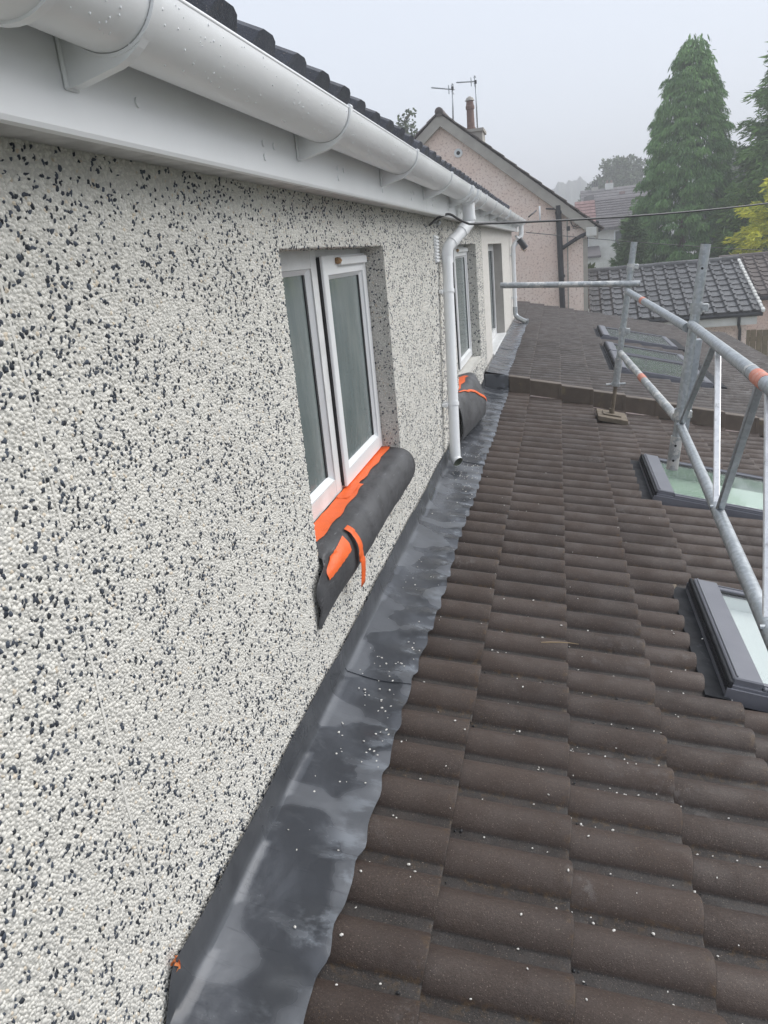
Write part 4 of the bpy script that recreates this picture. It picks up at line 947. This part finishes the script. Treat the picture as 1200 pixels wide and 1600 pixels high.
def aerial(mt, mb, b0, b1, lab, Y):
    a, b, c, d = atY(*mt, Y), atY(*mb, Y), atY(*b0, Y), atY(*b1, Y)
    t = thing('television_aerial', b, lab, 'aerial', 'roof aerials')
    O('mast', tube([b, a], .018, 8), M['galv'], t, True); O('boom', tube([c, d], .014, 8), M['galv'], t, True)
    for k in range(9): q = lerp(c, d, .08 + .1 * k); O('element', tube([q - np.array([0, .09, 0]), q + np.array([0, .09, 0])], .007, 5), M['galv'], t)
    q = lerp(c, d, .84); O('reflector', cat(*[tube([q + np.array([.02 + .03 * i, -.12, h]), q + np.array([.02 + .03 * i, .12, h])], .008, 5) for i, h in ((0, .07), (1, .1), (0, -.07), (1, -.1))], tube([q + np.array([.03, 0, -.13]), q + np.array([.03, 0, .13])], .012, 6), tube([q + np.array([-.06, 0, -.1]), q + np.array([-.06, 0, .1])], .012, 6)), M['galv'], t)
    O('clamp', xf(cbox(-.03, .03, -.03, .03, -.04, .04, .005), lambda x, y, z: tuple(a + np.array([x, y, z]))), M['black_plastic'], t)
aerial((707, 138), (708, 190), (674, 137), (711, 140), 'shorter television aerial left of the chimney pot', YG + 1.2)
aerial((743, 128), (746, 201), (713, 129), (745, 127), 'taller television aerial rising beside the chimney pot', YG + 1.85)
wb = thing('wall_bracket', atY(845, 345, YG), 'small white aerial bracket fixed to pink gable left of black pipe', 'bracket')
O('bracket_arm', cat(tube([atY(843, 322, YG - .3), atY(844, 346, YG - .3)], .02, 8), tube([atY(843, 346, YG - .3), atY(869, 345, YG - .1)], .018, 8)), M['upvc'], wb, True)
O('bracket_rod', tube([atY(853, 326, YG - .1), atY(874, 327, YG - .14)], .018, 8), M['black_plastic'], wb, True)
lp = thing('wire_coil', atY(898, 348, YG), 'thin dark wire coil and box on pink gable right of black pipe', 'wire')
O('coil', tube([atY(898 + 6 * math.cos(t * .42), 346 + 8 * math.sin(t * .42), YG - .03) for t in range(15)] + [atY(895, 357, YG - .03), atY(916, 354, YG - .05)], .009, 6), M['cable'], lp, True)
O('junction_box', xf(cbox(-.04, .04, -.03, 0, -.05, .05, .008), lambda x, y, z: tuple(atY(888, 357, YG) + np.array([x, y, z]))), M['black_plastic'], lp)

# ------------------------------------------------------------------ garage with a weathered tile roof
gar = thing('garage', (2.6, 21.5, GROUND), 'pink garage with weathered grey tile roof and white fascia behind the scaffold', 'garage')
RY, RZ, EY, EZ = 22.1, -.88, 19.75, -1.98
gx0, gx1 = .74, 4.46
gl = math.hypot(RY - EY, RZ - EZ); gth = math.atan2(RZ - EZ, RY - EY)
def gpt(x, s, h): return (x + .13 * (s / gl) * (x > 2.6), RY - s * math.cos(gth) - h * math.sin(gth) * 1, RZ - s * math.sin(gth) + h * math.cos(gth))
O('wall', cat(box(gx0, 4.36, EY + .35, EY + .55, GROUND, EZ - .12), box(4.16, 4.36, EY + .55, RY + 2, GROUND, EZ - .0)), M['pink_wall'], gar)
O('fascia', box(gx0, 4.52, EY + .10, EY + .13, EZ - .30, EZ - .09), M['white_paint'], gar)
O('gutter', tube([(gx0, EY + .04, EZ - .06), (4.62, EY + .04, EZ - .06)], .05, 10), M['black_plastic'], gar, True, 40)
O('downpipe', tube(bend([(4.12, EY + .05, EZ - .1), (4.12, EY + .08, EZ - .3), (4.2, EY + .3, EZ - .42), (4.2, EY + .3, GROUND)], .06), .035, 10), M['black_plastic'], gar, True, 40)
grf = O('roof', cat(([gpt(x, s, h) for h in (-.05, -.02) for x, s in ((gx0, 0), (gx1, 0), (gx1, gl), (gx0, gl))], BF), prism_y([(0, 0)] * 0 or [(gx0, RZ - .1), (gx1, RZ - .1), (gx1, EZ), (gx0, EZ)], RY + 1.9, RY + 2)), M['tile_garage'], gar)
gw, gg = (gx1 + .1 - gx0) / 14, gl / 10
def g_tile():
    w2 = gw
    pr = [(0, .0), (.02, .035), (.065, .035), (.085, 0), (w2 - .02, 0), (w2 - .004, .01)]
    V = []; n = len(pr)
    for s, dz in ((0, -.028), (gg * 1.18, .0), (gg * 1.18, -.03)):
        for x, z in pr: V.append((x, -s, z + dz))
    F = [(k * n + i, k * n + i + 1, (k + 1) * n + i + 1, (k + 1) * n + i) for k in range(2) for i in range(n - 1)] + [(0, n, 2 * n), (n - 1, 3 * n - 1, 2 * n - 1)]
    return V, F
me_g = meshdata('tile', g_tile(), M['tile_garage'])
for r in range(10):
    for c in range(14):
        I('tile', me_g, grf, (gx0 + c * gw + .012 * r * (c / 14) + (.5 * gw if False else 0), RY - (r * gg - gg * .18) * math.cos(gth), RZ - (r * gg - gg * .18) * math.sin(gth) + .034 + random.uniform(-.004, .004)), (gth + random.uniform(-.012, .012), random.uniform(-.008, .008), 0))
for i in range(9): O('ridge_tile', tube([(gx0 + i * .42, RY + .02, RZ + .0 + .004 * (i % 2)), (gx0 + i * .42 + .415, RY + .02, RZ + .004 * (i % 3))], .095 if i % 2 else .1, 10), M['tile_garage'], grf, True, 40)
O('verge_mortar', cat(*[xf(cbox(-.035, .035, -.06, .06, -.03, .045, .012), lambda x, y, z, i=i: tuple(np.array(gpt(gx1 + .02, i * gl / 16, .03)) + np.array([x + random.uniform(-.01, .01), y * math.cos(gth), z + y * math.sin(gth)]))) for i in range(17)]), M['white_paint'], grf)

g2 = thing('garage', (7, 24, GROUND), 'second low building with brown tile roof at the right edge behind the garage', 'garage')
O('wall', box(4.9, 11, 23.3, 23.5, GROUND, -1.9), M['pink_wall'], g2)
g2r = O('roof', cat(([(4.62, 25.2, -.98), (11, 25.2, -.98), (11.1, 23.0, -1.95), (4.72, 23.0, -1.95), (4.62, 25.2, -.94), (11, 25.2, -.94), (11.1, 23.0, -1.91), (4.72, 23.0, -1.91)], BF), tube([(4.6, 25.2, -.94), (11, 25.2, -.94)], .09, 8)), M['tile_far'], g2)
th2 = math.atan2(.97, 2.2)
me_g2 = meshdata('tile', xf(g_tile(), lambda x, y, z: (x * 1.0, y * .98, z)), M['tile_far'])
for r in range(9):
    for c in range(11): I('tile', me_g2, g2r, (4.66 + c * gw, 25.2 - r * .262 * math.cos(th2), -.90 - r * .262 * math.sin(th2) + random.uniform(-.004, .004)), (th2, 0, 0))
O('gutter', tube([(4.75, 22.96, -1.98), (11, 22.96, -1.98)], .05, 8), M['black_plastic'], g2, True)
fn = thing('fence', (6, 21.6, GROUND), 'olive stained timber board fence right of the garage', 'fence')
for i in range(18):
    x = 4.62 + i * .145; O('board', box(x, x + .132, 21.5 + .012 * (i % 2), 21.525 + .012 * (i % 2), GROUND, -2.62 + random.uniform(-.015, .015)), M['fence'], fn)
O('rail', cat(box(4.6, 7.3, 21.54, 21.6, -2.9, -2.8), box(4.6, 7.3, 21.54, 21.6, -3.9, -3.8)), M['fence'], fn)

# ------------------------------------------------------------------ far houses
fh = thing('house', (3, 53, GROUND), 'white far house with half red half grey tiled roof left of the tall conifer', 'house')
O('wall', box(1.2, 6.2, 50.6, 57, GROUND, .45), M['white_paint'], fh)
def far_roof(x0, x1, y0, z0, y1, z1, mat, parent, rows, cols):
    V = [(x0, y0, z0), (x1, y0, z0), (x1, y1, z1), (x0, y1, z1), (x0, y0, z0 - .1), (x1, y0, z0 - .1), (x1, y1, z1 - .1), (x0, y1, z1 - .1)]
    r = O('roof', (V, BF), mat, parent); gs = []
    for i in range(rows):
        t0, t1 = i / rows, (i + 1) / rows + .02
        a, b = np.array([0, y0 + (y1 - y0) * t0, z0 + (z1 - z0) * t0]), np.array([0, y0 + (y1 - y0) * t1, z0 + (z1 - z0) * t1])
        for c in range(cols):
            xa, xb = x0 + (x1 - x0) * c / cols + .012, x0 + (x1 - x0) * (c + 1) / cols - .012
            gs.append(([(xa, a[1], a[2] + .07), (xb, a[1], a[2] + .07), (xb, b[1], b[2] + .02), (xa, b[1], b[2] + .02), (xa, a[1], a[2] + .0), (xb, a[1], a[2]), (xb, b[1], b[2]), (xa, b[1], b[2])], BF))
    O('tiles', cat(*gs), mat, r, kind='stuff'); return r
far_roof(1.1, 2.33, 50.2, .42, 53.5, 2.15, M['red_roof'], fh, 9, 4)
far_roof(2.34, 6.3, 50.2, .42, 53.5, 2.2, M['slate_roof'], fh, 12, 13)
wf = O('window', cat(box(3.3, 4.0, 50.5, 50.58, -.6, .28)), M['upvc'], fh); O('pane', box(3.38, 3.92, 50.46, 50.5, -.5, .2), M['far_glass'], wf)
wf = O('window', cat(box(1.42, 1.85, 50.5, 50.58, -.6, .1)), M['upvc'], fh); O('pane', box(1.46, 1.8, 50.46, 50.5, -.5, .05), M['far_glass'], wf)
O('porch_roof', xf(box(1.3, 2.45, 48.6, 50.5, 0, .12), lambda x, y, z: (x, y, -1.15 + (y - 48.6) * .27 + z)), M['slate_roof'], fh)
O('porch_wall', box(1.35, 2.4, 48.8, 50.5, GROUND, -1.16), M['white_paint'], fh)
ff2 = thing('fence', (2, 45, GROUND), 'small white picket fence below the far white house', 'fence')
O('rail', cat(box(1.2, 2.5, 45, 45.06, -1.62, -1.54), box(1.2, 2.5, 45, 45.06, -1.42, -1.36)), M['white_paint'], ff2)
for i in range(9): O('picket', box(1.25 + i * .14, 1.31 + i * .14, 44.96, 45, -2.0, -1.36), M['white_paint'], ff2)
f2 = thing('house', (4, 74, GROUND), 'hazy distant house with grey roof and row of chimney pots', 'house')
O('wall', box(2.2, 9, 71, 78, GROUND, 2.4), M['white_paint'], f2)
far_roof(2.0, 9.2, 70.4, 2.4, 74, 3.85, M['slate_roof'], f2, 6, 12)
O('dormer', prism_y([(2.05, 2.3), (3.0, 2.3), (3.0, 3.3), (2.2, 3.2)], 70.0, 70.6), M['slate_roof'], f2)
c2 = O('chimney', box(2.95, 3.5, 73.6, 74.4, 3.4, 4.05), M['stone_trim'], f2)
for i in range(3): O('chimney_pot', tube([(3.05 + i * .18, 74, 4.05), (3.05 + i * .18, 74, 4.5)], [.07, .055], 8), M['black_plastic'], c2)
c3 = O('chimney', cat(box(4.1, 4.75, 73.6, 74.4, 3.6, 4.25)), M['white_paint'], f2)
O('chimney_pot', tube([(4.25, 74, 4.25), (4.25, 74, 4.5)], .09, 8), M['terracotta'], c3); O('chimney_pot', tube([(4.6, 74, 4.25), (4.6, 74, 4.5)], .09, 8), M['terracotta'], c3)
O('brick_patch', cat(box(5.15, 5.6, 72.25, 72.5, 3.15, 3.42), box(5.25, 5.5, 72.2, 72.5, 2.9, 3.12)), M['red_roof'], f2)

# ------------------------------------------------------------------ trees
def blades(cen, out_, n_per, spread, length, width, droop, outw, c0, c1, clump_var=.35, up=0.):
    """leaf sprays: cen (n,3) clump centres, out_ (n,3) outward directions"""
    n = len(cen); N_ = n * n_per
    o = np.repeat(out_, n_per, 0); e = rng.normal(0, 1, (N_, 3)); e /= np.linalg.norm(e, axis=1)[:, None]; e *= rng.uniform(.5, 1., (N_, 1)) ** .5; e[:, 2] = np.abs(e[:, 2]) * .9 - .25; c = np.repeat(cen, n_per, 0) + e * spread * 1.6
    d = o * outw + rng.normal(0, .38, (N_, 3)); d[:, 2] += -droop + up; d /= np.linalg.norm(d, axis=1)[:, None]
    s = np.cross(d, rng.normal(0, 1, (N_, 3))); s /= np.linalg.norm(s, axis=1)[:, None]
    L = length * rng.uniform(.55, 1.3, (N_, 1)); Wd = width * rng.uniform(.6, 1.3, (N_, 1))
    V = np.stack([c, c + d * L * .45 + s * Wd, c + d * L, c + d * L * .5 - s * Wd], 1)
    cl = np.repeat(rng.uniform(0, 1, (n, 1)), n_per, 0) * clump_var * 2 + rng.uniform(0, 1, (N_, 1)) * (1 - clump_var)
    colr = np.array(c0) + (np.array(c1) - np.array(c0)) * np.clip(cl, 0, 1)
    return V.reshape(-1, 3), np.repeat(colr, 4, 0)
def tree_obj(name, x, y, parts, trunk_r, trunk_top, label, extra=None, lean=0):
    t = thing(name, (x, y, GROUND), label, 'tree', 'trees')
    V = np.concatenate([p[0] for p in parts]); C = np.concatenate([p[1] for p in parts])
    fastmesh('crown', V, np.arange(len(V)), np.full(len(V) // 4, 4), M['leaf'], t, C, kind=None)
    gs = [tube([(x, y, GROUND - .1), (x + lean * .3, y, GROUND * .5 + trunk_top * .5), (x + lean, y, trunk_top)], [trunk_r, trunk_r * .6, trunk_r * .12], 9)]
    if extra: gs += extra
    O('trunk', cat(*gs), M['wood'], t, True); return t
def conifer(name, x, y, env, n, label, c0, c1, n_per=30, length=.34, width=.035, droop=.75, outw=.55, spread=.11, jag=.16, trunk_r=.2, lean=0, lobes=5, up=0, inner=True):
    zs = np.array([e[0] for e in env]); rs = np.array([e[1] for e in env])
    o_ = np.argsort(zs); zs, rs = zs[o_], rs[o_]
    zz = np.linspace(zs[0], zs[-1], 400); wgt = np.interp(zz, zs, rs) + .3; cdf = np.cumsum(wgt); cdf /= cdf[-1]
    z = np.interp(rng.random(n), cdf, zz); th = rng.uniform(0, 2 * np.pi, n)
    tier = .5 + .5 * np.sin(z * 5.3 + 2.2 * np.sin(th * lobes) + th * 1.7); r = np.interp(z, zs, rs) * (1 - jag + jag * 1.7 * tier * rng.uniform(.4, 1.1, n)) * np.sqrt(rng.uniform(.55, 1.0, n))
    fr = (z - zs[0]) / (zs[-1] - zs[0]); cx = x + lean * fr
    cen = np.stack([cx + r * np.cos(th), y + r * np.sin(th), z], 1); ou = np.stack([np.cos(th), np.sin(th), np.zeros(n)], 1)
    parts = [blades(cen, ou, n_per, spread, length, width, droop, outw, c0, c1, up=up)]
    if inner:
        m = n // 2; z2 = np.interp(rng.random(m), cdf, zz); t2 = rng.uniform(0, 6.28, m); r2 = np.interp(z2, zs, rs) * rng.uniform(.3, .72, m)
        cen2 = np.stack([x + lean * (z2 - zs[0]) / (zs[-1] - zs[0]) + r2 * np.cos(t2), y + r2 * np.sin(t2), z2], 1)
        parts.append(blades(cen2, np.stack([np.cos(t2), np.sin(t2), 0 * t2], 1), 14, spread * 1.8, length * 1.6, width * 2.6, droop, outw, c0, c1, up=up))
    return tree_obj(name, x, y, parts, trunk_r, zs[-1] - .25, label, lean=lean)
G0, G1 = (.065, .14, .060), (.19, .34, .115)
conifer('conifer_tree', 4.45, 32, [(6.15, .12), (5.7, .42), (5.0, .78), (4.2, 1.05), (3, 1.32), (1.5, 1.62), (0, 1.82), (-1.5, 1.95), (-3, 1.95), (-4.2, 1.6)], 1300, 'tall dense drooping green conifer standing behind the garage roof', G0, G1, n_per=130, length=.15, width=.013, spread=.165, lean=.3, jag=.13, droop=1.3)
conifer('conifer_tree', 8.0, 31, [(6.0, .25), (5, .8), (4, 1.2), (2.5, 1.75), (1, 2.1), (-1, 2.4), (-3, 2.4), (-4.2, 2)], 900, 'loose layered green conifer at the right edge of the picture', (.065, .13, .045), (.19, .33, .09), n_per=80, length=.24, width=.02, droop=.35, outw=.9, jag=.5, spread=.2, lobes=4)
conifer('conifer_tree', 6.35, 30.5, [(1.1, .3), (.3, .7), (-.6, .95), (-2, 1.1), (-4, 1.0)], 420, 'lower bright green conifer between the tall conifer and the golden one', (.06, .12, .04), (.20, .33, .08), n_per=70, length=.2, width=.018, spread=.16, droop=.3, outw=.8, jag=.4)
conifer('golden_conifer', 6.75, 27, [(1.35, .2), (.8, .65), (0, 1.1), (-.8, 1.45), (-2, 1.6), (-4, 1.4)], 460, 'golden yellow conifer at the right edge above the brown roof', (.20, .28, .04), (.78, .76, .08), n_per=70, length=.18, width=.017, droop=.15, outw=1.0, jag=.5, spread=.13, lobes=6)
conifer('conifer_tree', 2.55, 29.5, [(.55, .08), (.1, .28), (-.5, .5), (-1.2, .78), (-2.5, 1.0), (-4.2, 1.0)], 400, 'small spiky conifer between pink gable and tall conifer', (.05, .10, .045), (.13, .21, .08), n_per=50, length=.18, width=.016, droop=.1, outw=.9, jag=.45, spread=.07)
def broadleaf(name, x, y, lobes_, n, label, c0, c1, leaf=.22, trunk_top=3, n_per=22):
    parts = []; ex = []
    for lx_, ly_, lz_, lr in lobes_:
        m = int(n * lr * lr / sum(l[3] ** 2 for l in lobes_)); d = rng.normal(0, 1, (m, 3)); d /= np.linalg.norm(d, axis=1)[:, None]
        cen = np.array([lx_, ly_, lz_]) + d * lr * rng.uniform(.45, 1.05, (m, 1)) * np.array([1, 1, .85])
        parts.append(blades(cen, d, n_per, leaf * 1.1, leaf, leaf * .32, .1, .3, c0, c1)); ex.append(tube([(x, y, lz_ - lr * 2.2), (lx_, ly_, lz_)], [.09, .03], 6))
    return tree_obj(name, x, y, parts, .25, trunk_top, label, ex)
B0, B1 = (.035, .06, .025), (.085, .12, .05)
def lob(x, y, z, s, k): return [(x + rng.uniform(-1, 1) * s, y + rng.uniform(-1, 1) * s, z + rng.uniform(-.8, .8) * s, s * rng.uniform(.45, .75)) for _ in range(k)]
c_ = atY(1150, 265, 62); broadleaf('broadleaf_tree', c_[0], 62, lob(c_[0], 62, c_[2] - 1.4, 2.6, 9), 700, 'hazy grey-green tree between tall conifer and right-hand conifer', B0, B1, .3)
c_ = atY(965, 272, 88); broadleaf('broadleaf_tree', c_[0], 88, lob(c_[0] + .6, 88, c_[2] - .7, 2.9, 13), 900, 'rounded hazy dark tree behind the distant grey roof', B0, B1, .35)
c_ = atY(634, 190, 38); broadleaf('broadleaf_tree', c_[0], 38, [(c_[0], 38, c_[2] - .6, .55), (c_[0] - .4, 38, c_[2] - 1.4, .8), (c_[0] + .35, 38.2, c_[2] - 1.0, .5), (c_[0] - .05, 38, c_[2] + .1, .3), (c_[0] + .3, 38, c_[2] + .35, .12)], 110, 'sparse leafy tree top peeping over the eaves left of the gable', B0, B1, .16, trunk_top=4.5, n_per=16)
for i, (u, v, yy, lab) in enumerate(((1180, 395, 29, 'leafy shrub below the golden conifer behind the brown roof'), (1090, 402, 28, 'dark hedge shrub just above the garage ridge under the tall conifer'), (935, 412, 26, 'mossy shrub beside pink gable corner above the garage roof'))):
    c_ = atY(u, v, yy); broadleaf('shrub', c_[0], yy, lob(c_[0], yy, c_[2] - .7, .9 if i < 2 else .5, 6), 240, lab, (.03, .055, .02), (.09, .13, .045), .16, trunk_top=-1.6)

# ------------------------------------------------------------------ hills and the mist
def hill_z(x, v): return GROUND + (20.3 + 1.1 * math.sin(x * .11 + .6) + .9 * math.sin(x * .37) + .5 * math.sin(x * .93 + 1) + .4 * math.sin(x * 1.9) + .25 * math.sin(x * 3.7) + (x * .03)) * math.sin(math.pi * .5 * min(1, v * 2)) ** .6
O('hills', grid(lambda u, v: ((-130 + 260 * u), 230 + 80 * v, hill_z(-130 + 260 * u, v)), 700, 8), M['hill'], kind='structure')
mh = bpy.data.materials.new('mist'); mh.use_nodes = True; nt = mh.node_tree
for n in list(nt.nodes): nt.nodes.remove(n)
oo = nt.nodes.new('ShaderNodeOutputMaterial'); pv = nt.nodes.new('ShaderNodeVolumePrincipled'); pv.inputs['Color'].default_value = (.97, .98, 1, 1); pv.inputs['Density'].default_value = .0050; pv.inputs['Anisotropy'].default_value = .1
nt.links.new(pv.outputs[0], oo.inputs['Volume'])
O('haze', box(-185, 185, -65, 365, GROUND - 1.2, 21), mh, kind='stuff', label='thin pale rain mist hanging over the whole place', cat_='mist')
